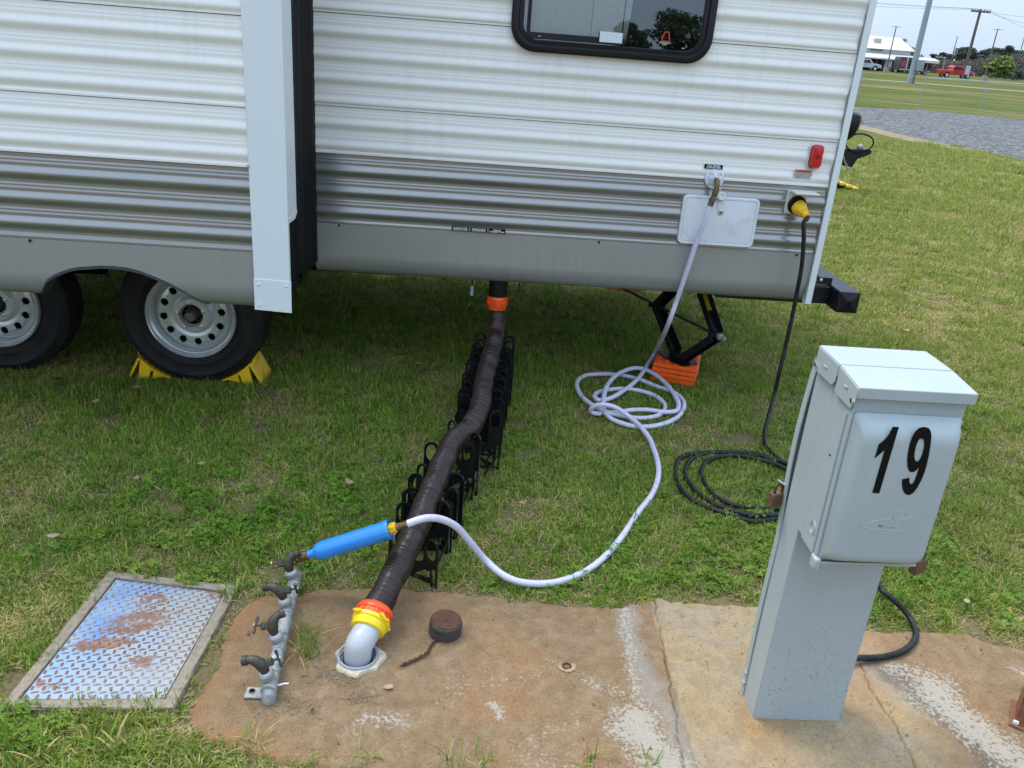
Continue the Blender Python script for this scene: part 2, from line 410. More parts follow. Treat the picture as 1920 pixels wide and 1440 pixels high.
# ------------------------------------------------------------------ concrete pad (fine sheet with cracks)
def make_pad():
    st = .005; xs = np.arange(-.72, 2.05, st); ys = np.arange(1.36, 2.30, st)
    X, Y = np.meshgrid(xs, ys); wx = (fbm(X, Y, 11, 5)-.5)*.035+(fbm(X, Y, 55, 6, 3)-.5)*.022; wy = (fbm(X, Y, 13, 9)-.5)*.035+(fbm(X, Y, 60, 8, 3)-.5)*.022
    ins = inside(X+wx, Y+wy, PAD); sd_ = sdist(X+wx, Y+wy, PAD); sd_ = np.where(ins, sd_, -sd_)
    Z = -.006 + .017*sm(sd_/.030) + (fbm(X, Y, 30, 2)-.5)*.004 + (fbm(X, Y, 4, 3)-.5)*.005
    cr1 = [(.672, 2.30), (.662, 2.258), (.655, 2.15), (.648, 2.051), (.640, 1.95), (.635, 1.866), (.628, 1.80), (.624, 1.743), (.613, 1.65), (.609, 1.561), (.60, 1.36)]
    cr2 = [(1.241, 2.0), (1.235, 1.895), (1.23, 1.83), (1.238, 1.71), (1.224, 1.583), (1.20, 1.36)]
    jx = (fbm(X, Y, 25, 21)-.5)*.018
    d = np.minimum(sdist(X+jx, Y, cr1, False), sdist(X+jx*1.4, Y, cr2, False))
    crack = np.clip(1-d/.0042, 0, 1); Z -= crack*.006
    # stains that belong to the slab
    n4 = fbm(X, Y, 60, 31); n5 = fbm(X, Y, 9, 33, 5); n6 = fbm(X, Y, 130, 35, 2)
    def patch(pts, r, amt, f=60):
        dd = sdist(X+(n5-.5)*.08, Y+(n5-.5)*.08, pts, False); return np.clip(1-dd/r, 0, 1)**.7*amt
    white = np.maximum.reduce([patch([(.50, 1.70), (.49, 1.66), (.52, 1.60), (.57, 1.52), (.58, 1.4)], .11, .86), patch([(.560, 2.19), (.545, 2.05), (.54, 1.93), (.54, 1.80), (.54, 1.7)], .055, .60),
                               patch([(1.42, 1.86), (1.46, 1.75), (1.50, 1.64), (1.53, 1.50)], .14, .80), patch([(1.33, 1.95), (1.38, 1.88)], .06, .6),
                               patch([(.12, 1.74), (.13, 1.70)], .04, .72), patch([(-.24, 1.665), (-.13, 1.66)], .05, .60), patch([(.2, 1.62), (.35, 1.70)], .08, .40),
                               patch([(1.72, 1.96), (1.8, 1.90)], .05, .62), patch([(.40, 1.86), (.50, 1.80)], .06, .55), patch([(.0, 1.78), (.3, 1.9)], .10, .40), patch([(.4, 1.5), (.2, 1.56)], .10, .45)])
    pale = np.clip(1-sdist(X+(n5-.5)*.10, Y, [(.575, 2.22), (.56, 2.05), (.575, 1.9), (.585, 1.75), (.60, 1.6), (.61, 1.4)], False)/.045, 0, 1)**.8
    grey = sm((1-sdist(X+(n5-.5)*.12, Y, [(1.30, 1.95), (1.38, 1.84), (1.42, 1.72), (1.42, 1.55)], False)/.09)*1.4+(n4-.5)*.9-.35)
    # orange clay wash: strongest along the outer left edge; slab halves differ in colour
    orange = np.clip(1-sd_/.10, 0, 1)*sm((-X-.30)/.3+.35)*.9 + sm((fbm(X, Y, 3.2, 51, 4)-.53)*6)*.45
    tan = sm((X-(.635+jx))/.01)*sm((1.40-X+(n5-.5)*.25)/.12)
    me = bpy.data.meshes.new('concrete_pad'); H, W = X.shape; idx = np.arange(H*W).reshape(H, W)
    keep = (sd_[:-1, :-1] > -.008) & (sd_[1:, 1:] > -.008)
    # leave the sewer pipe opening free
    hole = np.hypot(X+.266, Y-1.905) < .050
    keep &= ~hole[:-1, :-1]
    q_ = np.stack([idx[:-1, :-1], idx[:-1, 1:], idx[1:, 1:], idx[1:, :-1]], -1)[keep]
    me.vertices.add(H*W); me.vertices.foreach_set('co', np.stack([X, Y, Z], -1).astype('f').ravel())
    me.loops.add(q_.size); me.loops.foreach_set('vertex_index', q_.ravel().astype('i'))
    me.polygons.add(len(q_)); me.polygons.foreach_set('loop_start', np.arange(0, q_.size, 4, dtype='i')); me.update(calc_edges=True); me.validate()
    for nme, arr in (('white', white), ('grey', grey), ('pale', pale), ('orange', orange), ('tan', tan), ('crack', crack)):
        a = me.attributes.new(nme, 'FLOAT', 'POINT'); a.data.foreach_set('value', np.clip(arr, 0, 1).astype('f').ravel())
    me.shade_smooth(); bm = bmesh.new(); bm.from_mesh(me)
    bmesh.ops.delete(bm, geom=[v_ for v_ in bm.verts if not v_.link_faces], context='VERTS'); bm.to_mesh(me); bm.free(); return me
PADM = mat('clay_stained_concrete', (.3, .2, .1), .93); t = NT(PADM)
f1 = t.noise(130, None, 5, .75); f2 = t.noise(22, None, 6, .7); f3 = t.noise(5, None, 5); f4 = t.noise(330, None, 3, .7)
base = t.ramp(f2, [(.30, (.300, .178, .080)), (.5, (.400, .255, .125)), (.7, (.52, .365, .205))])
tanc = t.ramp(f3, [(.30, (.62, .40, .17)), (.5, (.66, .48, .26)), (.68, (.58, .49, .36))])
tanc = t.mix(t.ramp(f2, [(.42, 0.0), (.7, .55)]), tanc, (.30, .22, .14))
c = t.mix(t.attr('tan').outputs['Fac'], base, tanc)
c = t.mix(t.math('MULTIPLY', t.attr('orange').outputs['Fac'], .75), c, (.56, .245, .085))
c = t.mix(t.math('MULTIPLY', t.attr('grey').outputs['Fac'], .75), c, (.175, .15, .125))
c = t.mix(t.ramp(f1, [(.40, .0), (.64, .50)]), c, t.mix(.5, c, (.14, .08, .04)))
c = t.mix(t.math('MULTIPLY', t.attr('pale').outputs['Fac'], .72), c, (.46, .42, .36))
c = t.mix(t.ramp(f4, [(.55, 0.0), (.66, .70)]), c, (.56, .45, .32))
c = t.mix(t.ramp(f4, [(.33, .6), (.43, 0.0)]), c, (.14, .08, .045))
wn_ = t.math('ADD', t.math('MULTIPLY', t.noise(85, None, 7, .78), .95), t.math('MULTIPLY', t.attr('white').outputs['Fac'], .36))
c = t.mix(t.math('MULTIPLY', t.ramp(wn_, [(.665, 0.0), (.70, 1.0)]), t.ramp(t.attr('white').outputs['Fac'], [(.02, 0.0), (.22, .80)])), c, (.66, .60, .50))
c = t.mix(t.ramp(t.noise(95, None, 4, .7), [(.66, 0.0), (.69, .55)]), c, (.50, .40, .27))
c = t.mix(t.math('MULTIPLY', t.attr('crack').outputs['Fac'], .62), c, (.055, .032, .018))
t.out(c); t.bump(t.math('ADD', f1, f4), 1, .008)
pad = obj('concrete_pad', make_pad(), PADM, smooth=0); tag(pad, kind='structure')

# ------------------------------------------------------------------ grass (instanced tufts on scattered points)
GRASSM = mat('grass_blades', (.1, .15, .03), .55, spec=.25); t = NT(GRASSM)
tint = t.attr('tint').outputs['Fac']
big = t.noise(1.6, None, 4, .6); mid = t.noise(7, None, 4, .6)
oi = t.n.nodes.new('ShaderNodeObjectInfo')
green = t.ramp(tint, [(0.0, (.062, .150, .010)), (.35, (.150, .285, .022)), (.62, (.275, .395, .045)), (.80, (.40, .385, .080)), (.90, (.52, .41, .15)), (1.0, (.60, .47, .24))])
sp3 = t.n.nodes.new('ShaderNodeSeparateXYZ'); t.n.links.new(t.g.outputs['Position'], sp3.inputs[0])
dry = t.ramp(big, [(.46, 0.0), (.66, 1.0)])
dryc = t.ramp(tint, [(0.0, (.15, .21, .028)), (.5, (.33, .34, .070)), (1.0, (.54, .43, .19))])
# right-hand lawn is drier and paler than the patch by the pad
side = t.math('ADD', t.math('MULTIPLY', sp3.outputs[0], .10), t.math('MULTIPLY', sp3.outputs[1], .055))
dm = t.math('MULTIPLY', t.math('ADD', dry, t.ramp(side, [(.32, 0.0), (.60, 1.0)])), .55, True)
c = t.mix(dm, green, dryc)
c = t.mix(t.ramp(mid, [(.35, .25), (.6, 0.0)]), c, (.04, .09, .012))
t.out(c)
t.b.inputs['Subsurface Weight'].default_value = 0
tr = t.n.nodes.new('ShaderNodeBsdfTranslucent'); ms = t.n.nodes.new('ShaderNodeMixShader'); ms.inputs[0].default_value = .32
mo = [x for x in t.n.nodes if x.type == 'OUTPUT_MATERIAL'][0]
t.n.links.new(c, tr.inputs[0]); t.n.links.new(t.b.outputs[0], ms.inputs[1]); t.n.links.new(tr.outputs[0], ms.inputs[2]); t.n.links.new(ms.outputs[0], mo.inputs[0])

def tuft_mesh(name, n, rad, lo, hi, wd, lean, seed, straw=.15, base=.45, spread=.2):
    r = random.Random(seed); V = []; Fc = []; tn = []
    for _ in range(n):
        a = r.uniform(0, 2*PI); d = rad*math.sqrt(r.random()); x, y = d*math.cos(a), d*math.sin(a)
        isS = r.random() < straw
        L = r.uniform(lo, hi)*(1.0 if not isS else 1.1); az = r.uniform(0, 2*PI); le = r.uniform(.15, lean) if not isS else r.uniform(.9, 1.45)
        w_ = wd*r.uniform(.6, 1.2); dx, dy = math.cos(az), math.sin(az); sx, sy_ = -dy*w_/2, dx*w_/2
        tv = min(1, max(0, r.gauss(base, spread))) if not isS else r.uniform(.85, 1)
        p = Vector((x, y, -.004)); k0 = len(V); ang = le*.35
        for s_, ww in ((0, 1), (.4, .95), (.75, .6), (1, .05)):
            if s_ > 0:
                stp = L*(s_-prev); ang += le*.38; p = p + Vector((dx*math.sin(ang), dy*math.sin(ang), math.cos(ang)))*stp
            prev = s_
            zz = max(p.z, .002) if s_ > 0 else p.z
            V += [(p.x-sx*ww, p.y-sy_*ww, zz), (p.x+sx*ww, p.y+sy_*ww, zz)]; tn += [tv, tv]
        for i in range(3): Fc.append((k0+2*i, k0+2*i+1, k0+2*i+3, k0+2*i+2))
    me = bpy.data.meshes.new(name); me.from_pydata(V, [], Fc); a = me.attributes.new('tint', 'FLOAT', 'POINT'); a.data.foreach_set('value', tn)
    me.materials.append(GRASSM); return me
def clover_mesh(name, n, rad, seed):
    r = random.Random(seed); V = []; Fc = []; tn = []
    for _ in range(n):
        a = r.uniform(0, 2*PI); d = rad*math.sqrt(r.random()); c0 = Vector((d*math.cos(a), d*math.sin(a), r.uniform(.010, .030)))
        tilt = Vector((r.uniform(-.5, .5), r.uniform(-.5, .5), 1)).normalized(); u = tilt.orthogonal().normalized(); v_ = tilt.cross(u); a0 = r.uniform(0, 2*PI)
        tv = r.uniform(.12, .5); R_ = r.uniform(.0032, .0055)
        for k in range(3):
            b = a0+k*2*PI/3; dr = u*math.cos(b)+v_*math.sin(b); pr = tilt.cross(dr); k0 = len(V)
            for (f_, s_) in ((.1, 0), (.8, .75), (1.6, .95), (2.0, 0), (1.6, -.95), (.8, -.75)):
                V.append(tuple(c0+dr*R_*f_+pr*R_*s_)); tn.append(tv)
            Fc.append(tuple(range(k0, k0+6)))
    me = bpy.data.meshes.new(name); me.from_pydata(V, [], Fc); a = me.attributes.new('tint', 'FLOAT', 'POINT'); a.data.foreach_set('value', tn)
    me.materials.append(GRASSM); return me
src = bpy.data.collections.new('tuft_sources')
tufts = [tuft_mesh('tuft', 50, .05, .016, .046, .0037, 1.35, 10+k, .16, .42+.05*(k % 3)) for k in range(5)]
tufts += [tuft_mesh('tuft', 44, .05, .012, .034, .0037, 1.7, 40+k, .42, .55) for k in range(2)]
tufts += [clover_mesh('clover', 30, .045, 60+k) for k in range(2)]
tufts += [tuft_mesh('tuft', 9, .02, .045, .085, .0042, 1.1, 80, .1, .35)]
tufts += [tuft_mesh('litter', 40, .055, .012, .035, .0030, 3.2, 90+k, .72, .55) for k in range(2)]
for i, me in enumerate(tufts):
    so_ = bpy.data.objects.new('tuft_%02d' % i, me); src.objects.link(so_)

def scatter():
    P = []; S = []; I = []
    def region(x0, x1, y0, y1, dens, scale, seed):
        r = np.random.default_rng(seed); n = int((x1-x0)*(y1-y0)*dens); X = r.uniform(x0, x1, n); Y = r.uniform(y0, y1, n)
        # keep what the lawn in front of the lens and a step to the side of it needs
        k = (X < .78*Y+1.0) & (X > -.66*Y-1.2) if y0 > 5 else np.ones(n, bool)
        wob_ = (fbm(X, Y, 11, 5)-.5)*.035; ins = inside(X+wob_, Y+wob_, PAD); dp = np.where(ins, -1, 1)*sdist(X, Y, PAD)
        k &= ~(dp < -.012+ (r.random(n)**3)*-.03)
        fin = inside(X, Y, FR); fd = sdist(X, Y, FR); k &= ~fin | (fd < .006)
        k &= ~(((X-1.165)**2+(Y-4.31)**2) < .012)
        # bare patches
        bare = fbm(X, Y, 2.1, 15, 4); near_pad = np.exp(-np.clip(dp, 0, 1)/.05)
        gap = (X > -.72) & (X < -.64) & (Y > 1.6) & (Y < 2.15)
        spot = np.minimum.reduce([np.hypot((X-1.25)/.30, (Y-3.55)/.16), np.hypot((X-1.72)/.20, (Y-4.0)/.25), np.hypot((X-1.5)/.15, (Y-4.6)/.2), np.hypot((X+.35)/.25, (Y-2.33)/.07)])
        pk = np.clip(1.05 - np.clip((bare-.64)*4, 0, .3) - near_pad*.10 - gap*.25 - np.clip(1-spot, 0, 1)*.75, 0, 1)
        k &= r.random(n) < pk
        k_ = k; X, Y, dp, bare = X[k], Y[k], dp[k], bare[k]; n = len(X)
        cl = fbm(X, Y, 1.7, 88, 3); idx = r.integers(0, 5, n)
        isdry = (fbm(X, Y, 2.6, 91, 3)+r.normal(0, .08, n)) > .60; idx = np.where(isdry, r.integers(5, 7, n), idx)
        # clover close to the pad
        cz = np.exp(-((X-1.25)**2/.30+(Y-2.5)**2/.10)) + np.exp(-((X+.75)**2/.35+(Y-2.65)**2/.14))*.9 + np.exp(-((X-.9)**2/.15+(Y-2.36)**2/.02)) + np.exp(-((X+.95)**2/.2+(Y-1.58)**2/.006))*.8
        idx = np.where(r.random(n) < cz*.24*(cl > .40), r.integers(7, 9, n), idx)
        idx = np.where((r.random(n) < near_pad[k_]*.55+gap[k_]*.6), r.integers(10, 12, n), idx)
        idx = np.where(r.random(n) < .05, 9, idx)
        s_ = scale*r.uniform(.72, 1.2, n)*np.where(dp < .05, .85, 1)
        P.append(np.stack([X, Y, np.zeros(n)], -1)); S.append(s_); I.append(idx)
    region(-2.6, 2.8, 1.15, 3.3, 900, 1.0, 1)
    region(-3.2, 3.8, 3.3, 5.2, 700, 1.05, 2)
    region(-3.6, 6.0, 5.2, 8.0, 330, 1.35, 3)
    region(1.0, 10, 8.0, 13, 170, 1.8, 4)
    region(2.0, 17, 13, 21, 55, 2.4, 5)
    P = np.concatenate(P); S = np.concatenate(S); I = np.concatenate(I)
    # nothing grows on the gravel road
    a = np.array([G(*p)[:2] for p in GR_NEAR]); yl = np.interp(P[:, 0], a[::-1, 0] if a[0, 0] > a[-1, 0] else a[:, 0], a[::-1, 1] if a[0, 0] > a[-1, 0] else a[:, 1])
    kk = P[:, 1] < np.interp(P[:, 0], *zip(*sorted((x, y) for x, y in a)))-.4*np.random.default_rng(5).random(len(P))
    return P[kk | (P[:, 1] < 13)], S[kk | (P[:, 1] < 13)], I[kk | (P[:, 1] < 13)]
P, S_, I_ = scatter()
me = bpy.data.meshes.new('grass'); me.vertices.add(len(P)); me.vertices.foreach_set('co', P.astype('f').ravel())
a = me.attributes.new('scl', 'FLOAT', 'POINT'); a.data.foreach_set('value', S_.astype('f'))
a = me.attributes.new('pick', 'INT', 'POINT'); a.data.foreach_set('value', I_.astype('i'))
a = me.attributes.new('rotz', 'FLOAT_VECTOR', 'POINT'); rz = np.zeros((len(P), 3)); rz[:, 2] = RNG.uniform(0, 6.28, len(P)); rz[:, 0] = RNG.normal(0, .12, len(P)); a.data.foreach_set('vector', rz.astype('f').ravel())
me.update()
ng = bpy.data.node_groups.new('scatter_tufts', 'GeometryNodeTree')
ng.interface.new_socket('Geometry', in_out='INPUT', socket_type='NodeSocketGeometry'); ng.interface.new_socket('Geometry', in_out='OUTPUT', socket_type='NodeSocketGeometry')
gi = ng.nodes.new('NodeGroupInput'); go = ng.nodes.new('NodeGroupOutput'); ip = ng.nodes.new('GeometryNodeInstanceOnPoints'); ci = ng.nodes.new('GeometryNodeCollectionInfo')
ci.inputs['Collection'].default_value = src; ci.inputs['Separate Children'].default_value = True; ci.inputs['Reset Children'].default_value = True
def named(nm, ty):
    a_ = ng.nodes.new('GeometryNodeInputNamedAttribute'); a_.data_type = ty; a_.inputs[0].default_value = nm; return a_.outputs[0]
ng.links.new(gi.outputs[0], ip.inputs['Points']); ng.links.new(ci.outputs[0], ip.inputs['Instance']); ip.inputs['Pick Instance'].default_value = True
ng.links.new(named('pick', 'INT'), ip.inputs['Instance Index']); ng.links.new(named('rotz', 'FLOAT_VECTOR'), ip.inputs['Rotation']); ng.links.new(named('scl', 'FLOAT'), ip.inputs['Scale'])
ng.links.new(ip.outputs[0], go.inputs[0])
go_ = bpy.data.objects.new('grass', me); C.objects.link(go_); mdf = go_.modifiers.new('scatter', 'NODES'); mdf.node_group = ng
tag(go_, 'short patchy green lawn grass with clover and dead straw', 'grass', kind='stuff')

# ================================================================== travel trailer
MY, SY = 3.839, 3.1836
tr_ = thing('travel_trailer', 'white and grey corrugated travel trailer with slide-out, parked beside the numbered power pedestal', 'travel trailer', (-1.8, 5.0, 0))
PER = .0935
def prof_y(z, ztop):
    """outward offset of the rolled sheet at height z below a seam at ztop"""
    u = ((ztop - z) % PER)/PER
    if u < .13: v = .0
    elif u < .17: v = (u-.13)/.04*.0018
    elif u < .27: v = .0018-(u-.17)*.004
    elif u < .31: v = .0014+(u-.27)/.04*.0020
    elif u < .45: v = .0034-(u-.31)*.004
    elif u < .68: v = .0028+(.62*(u-.45)/.23+.38*sm((u-.45)/.23))*.0082
    elif u < .75: v = .011
    else: v = .011*(1-(.6*(u-.75)/.25+.4*sm((u-.75)/.25)))
    return float(v)
def siding(x0, x1, z0, z1, Y, hole=None, dp=1.0):
    z1 -= .0022; mb = MB(); n = max(8, int((z1-z0)/.0032)); zs = [z1-(z1-z0)*i/n for i in range(n+1)]
    cols = sorted(set([x0, x1] + ([hole[0], hole[1]] if hole and hole[0] > x0 and hole[1] < x1 else [])))
    nx = len(cols); base = 0
    for i, z in enumerate(zs):
        yo = prof_y(z, z1-.004)*dp
        if z - z0 < .012: yo = .0035
        if z1 - z < .004: yo = 0
        for x in cols: mb.v.append((x, Y-yo, z))
    for i in range(n):
        for k in range(nx-1):
            if hole and cols[k] >= hole[0]-1e-6 and cols[k+1] <= hole[1]+1e-6 and hole[2] < (zs[i]+zs[i+1])/2 < hole[3]: continue
            mb.f.append((i*nx+k, (i+1)*nx+k, (i+1)*nx+k+1, i*nx+k+1))
    # hem folded in at the bottom edge
    b = len(mb.v)
    for x in cols: mb.v.append((x, Y+.004, z0+.0005))
    for k in range(nx-1): mb.f.append((n*nx+k, b+k, b+k+1, n*nx+k+1))
    return mb
HOLE = (.165, .93, 1.675, 2.46)
X1 = 1.628; XL = -.735; SX0, SX1 = -5.2, -.842
rows = [(3.10, 2.85, 0), (2.8495, 2.4765, 0), (2.476, 2.1035, 0), (2.103, 1.7305, 0), (1.730, 1.3565, 0), (1.356, 1.1545, 0), (1.154, .8405, 1)]
for zt, zb, g_ in rows:
    hole = HOLE if (zb < HOLE[3] and zt > HOLE[2]) else None
    obj('siding_panel', siding(XL, X1, zb, zt, MY, hole, 1.0 if g_ else .78), GREYS if g_ else WHITE, tr_, smooth=70, label='grey corrugated panel of the main wall' if g_ else None)
srows = [(3.0, 2.85, 0), (2.8495, 2.4765, 0), (2.476, 2.0705, 0), (2.070, 1.6905, 0), (1.690, 1.3855, 0), (1.385, 1.1725, 0), (1.172, .8525, 1)]
for zt, zb, g_ in srows:
    obj('siding_panel', siding(SX0, SX1, zb, zt, SY, None, 1.0 if g_ else .78), GREYS if g_ else WHITE, tr_, smooth=70, label='grey corrugated panel of the slide-out' if g_ else None)
# smooth skirts: main one curls under at the bottom, the slide-out's has wheel arches
def skirt_y(z, zb):
    h_ = z-zb
    return .004 if h_ > .095 else .004 + .068*(1-math.sqrt(max(0, 1-((.095-h_)/.098)**2)))*1.0
mb = MB(); zs = [.8398, .836, .80, .76, .72] + [.60+.100*(1-i/16) for i in range(17)]; xs = np.linspace(XL, X1, 60)
for z in zs:
    for x in xs:
        wv = .0016*math.sin(x*5.3+1)*math.sin(z*17)+.0009*math.sin(x*13)
        mb.v.append((x, MY-.004+skirt_y(z, .60)-.004+wv, z))
for i in range(len(zs)-1):
    for k in range(len(xs)-1):
        a = i*len(xs)+k; mb.f.append((a, a+len(xs), a+len(xs)+1, a+1))
sk = obj('skirt', mb, SKIRT, tr_, smooth=60)
for x in (-.623, .587, 1.536): obj('screw', MB().lathe([(.0055, 0), (.0055, .003), (.002, .005)], (x, MY-.0035, .832), (0, -1, 0), 10), LETB, sk)
ARCH = [(-1.694, .625), (-1.66, .668), (-1.642, .689), (-1.61, .710), (-1.576, .726), (-1.545, .738), (-1.513, .745), (-1.431, .756), (-1.38, .757), (-1.331, .754), (-1.28, .743), (-1.232, .726), (-1.18, .704), (-1.134, .679), (-1.09, .650), (-1.065, .632), (-1.045, .620)]
def arch_z(x):
    for sh in (0, -.915):
        xs_ = [a_+sh for a_, _ in ARCH]
        if xs_[0] <= x <= xs_[-1]: return float(np.interp(x, xs_, [b_ for _, b_ in ARCH]))
    return None
mb = MB(); xs = sorted(set(list(np.linspace(SX0, SX1, 180)) + [a_+s_ for a_, _ in ARCH for s_ in (0, -.915)])); NZ = 18
for x in xs:
    az = arch_z(x); zb = az if az else .619
    for i in range(NZ+1):
        z = .8515-(.8515-zb)*(i/NZ)**.7
        mb.v.append((x, SY+skirt_y(z, .619)-.008, z))
for k in range(len(xs)-1):
    for i in range(NZ):
        a = k*(NZ+1)+i; mb.f.append((a, a+NZ+1, a+NZ+2, a+1))
ss = obj('slide_skirt', mb, SKIRT, tr_, smooth=60)
for x in (-1.683, -3.0): obj('screw', MB().lathe([(.0055, 0), (.0055, .003), (.002, .005)], (x, SY-.0075, .844), (0, -1, 0), 10), LETB, ss)
for sh in (0, -.915):
    pts = [(a_+sh, SY-.002+skirt_y(b_, .619), b_) for a_, b_ in ARCH]
    mb = MB(); nn = len(pts)
    for (x, y, z) in pts: mb.v += [(x, y-.008, z-.006), (x, y-.008, z+.006), (x, y+.07, z+.002), (x, y+.07, z-.012)]
    for i in range(nn-1):
        for k in range(4): mb.f.append((i*4+k, i*4+(k+1) % 4, i*4+4+(k+1) % 4, i*4+4+k))
    obj('arch_trim', mb, mat('dark_grey_trim', (.045, .05, .055), .5) if sh == 0 else bpy.data.materials['dark_grey_trim'], tr_, smooth=60)
obj('slide_floor', MB().box((SX0, SY+.035, .80), (-.735, MY+.3, .86)), DARK, tr_)
obj('slide_roof', MB().box((SX0, SY, 3.0), (-.706, MY+.2, 3.04)), TRIMW, tr_)
# slide-out corner: wide front flange, cover plate with screws, white return, rubber seal
fl = obj('slide_corner_trim', MB().box((-.846, SY-.014, .742), (-.7065, SY+.004, 3.0)), TRIMW, tr_, bevel=.002)
cp = obj('corner_plate', MB().poly([(-.848, SY-.0165, .624), (-.7035, SY-.0165, .6175), (-.7025, SY-.0165, .747), (-.847, SY-.0165, .750)], (0, .004, 0)), TRIMW, tr_, bevel=.001)
for x, z in ((-.828, .728), (-.722, .727), (-.828, .645)):
    obj('screw', MB().lathe([(.0065, 0), (.006, .002), (.003, .0035)], (x, SY-.0163, z), (0, -1, 0), 12), TRIMW, cp)
obj('screw', MB().lathe([(.006, 0), (.005, .003)], (-.846, SY-.014, 1.178), (0, -1, 0), 10), STEEL, fl)
obj('slide_return', MB().box((-.722, SY+.0045, .985), (-.7115, SY+.165, 3.0)), TRIMW, tr_, bevel=.001)
obj('return_clip', MB().poly([(-.7105, SY+.03, .984), (-.7105, SY+.165, .995), (-.7105, SY+.175, .982), (-.7105, SY+.13, .963), (-.7105, SY+.03, .966)], (-.02, 0, 0)), TRIMW, tr_, bevel=.001)
obj('slide_wall_end', MB().box((-.76, SY+.005, .66), (-.7235, MY+.02, 3.0)), DARK, tr_)
mb = MB()   # folded wiper seal
n = 26; P_ = []
for i in range(n+1):
    f = i/n; y = SY+.17 + f*(MY-SY-.182); x = -.722 + .012*math.sin(f*9)+.005*math.sin(f*31) - .012*f
    P_.append((x, y))
for (z, jig) in ((.70, .02), (1.2, 0), (3.0, 0)):
    for i, (x, y) in enumerate(P_): mb.v.append((x+.004*math.sin(z*7+i), y, z+(jig*math.sin(i*.8) if jig else 0)))
for r_ in range(2):
    for i in range(n): a = r_*(n+1)+i; mb.f.append((a, a+1, a+n+2, a+n+1))
obj('rubber_seal', mb, BLACKR, tr_, smooth=60)
obj('rubber_flap', MB().box((-.765, MY-.016, .79), (-.728, MY-.010, 3.0)), BLACKR, tr_)
# corner trim at the rear
tx0, tx1 = 1.6185, 1.6505
obj('rear_corner_trim', MB().box((tx0, MY-.019, .597), (tx1, MY+.02, 3.1)), TRIMW, tr_, bevel=.003)
mb = MB(); zz = np.linspace(.62, 3.08, 150)
for z in zz:
    wv = .004+.0028*math.sin(z*22)+.0018*math.sin(z*57+1)
    mb.v += [(tx0-.0005, MY-.0165, z), (tx0-wv, MY-.0105, z)]
for i in range(len(zz)-1): mb.f.append((2*i, 2*i+1, 2*i+3, 2*i+2))
obj('edge_shade_strip', mb, mat('edge_shade_grey', (.20, .20, .19), .7), tr_)  # wavy grey strip: shading along the siding edge put into the colour
# shell
obj('rear_wall', MB().box((1.60, MY+.021, .66), (1.645, 6.24, 3.1)), WHITE, tr_)
obj('far_wall', MB().box((-6.0, 6.24, .66), (1.645, 6.28, 3.1)), WHITE, tr_)
obj('front_wall', MB().box((-6.04, MY, .66), (-6.0, 6.28, 3.1)), WHITE, tr_)
obj('roof', MB().box((-6.04, MY-.01, 3.101), (1.66, 6.29, 3.17)), TRIMW, tr_, bevel=.01)
obj('near_wall_front', MB().box((-6.0, MY, .62), (SX0+.0, MY+.02, 3.1)), WHITE, tr_)
obj('slide_end_wall', MB().box((SX0-.02, SY, .62), (SX0, MY, 3.0)), WHITE, tr_)
obj('belly_pan', MB().box((-6.0, MY+.06, .62), (1.6, 6.24, .655)), DARK, tr_)
for y in (4.32, 5.75): obj('chassis_rail', MB().box((-6.3, y, .50), (1.70, y+.05, .619)), BLACKM, tr_)
mb = MB(); mb.box((1.2, MY+.05, .585), (1.655, MY+.12, .60)); obj('frame_lip', mb, BLACKM, tr_)

# window
WX0, WX1, WZ0, WZ1 = .108, .972, 1.637, 2.50
def rrect(x0, x1, z0, z1, r, n=8):
    P = []
    for cx, cz, a0 in ((x1-r, z0+r, -PI/2), (x1-r, z1-r, 0), (x0+r, z1-r, PI/2), (x0+r, z0+r, PI)):
        for k in range(n+1): a = a0+PI/2*k/n; P.append((cx+r*math.cos(a), cz+r*math.sin(a)))
    return P
def ring_sections(secs, closed=True):
    """secs: list of (list of 2D points, y)"""
    mb = MB(); n = len(secs[0][0])
    for P, y in secs:
        for x, z in P: mb.v.append((x, y, z))
    for s_ in range(len(secs)-1):
        for k in range(n): mb.f.append((s_*n+k, s_*n+(k+1) % n, (s_+1)*n+(k+1) % n, (s_+1)*n+k))
    return mb
wn = obj('window', ring_sections([(rrect(WX0, WX1, WZ0, WZ1, .105), MY-.008), (rrect(WX0, WX1, WZ0, WZ1, .105), MY-.026), (rrect(WX0+.012, WX1-.012, WZ0+.012, WZ1-.012, .096), MY-.034),
    (rrect(WX0+.03, WX1-.03, WZ0+.03, WZ1-.03, .08), MY-.032), (rrect(WX0+.034, WX1-.034, WZ0+.034, WZ1-.034, .076), MY-.024), (rrect(WX0+.05, WX1-.05, WZ0+.046, WZ1-.05, .066), MY-.026), (rrect(WX0+.053, WX1-.053, WZ0+.049, WZ1-.053, .064), MY-.014), (rrect(WX0+.053, WX1-.053, WZ0+.049, WZ1-.053, .064), MY+.02)]), mat('window_frame_black', (.005, .006, .010), .32, bump=(200, .04), spec=.4), tr_, smooth=50, label='black framed window with rounded corners')
GLM = bpy.data.materials.new('tinted_glass'); GLM.use_nodes = True; n_ = GLM.node_tree; n_.nodes.clear()
o_ = n_.nodes.new('ShaderNodeOutputMaterial'); mxs = n_.nodes.new('ShaderNodeMixShader'); tb = n_.nodes.new('ShaderNodeBsdfTransparent'); gb = n_.nodes.new('ShaderNodeBsdfGlossy'); fr = n_.nodes.new('ShaderNodeFresnel')
tb.inputs[0].default_value = (.95, .97, .96, 1); gb.inputs['Roughness'].default_value = .006; gb.inputs['Color'].default_value = (.9, .95, 1, 1); fr.inputs[0].default_value = 1.85
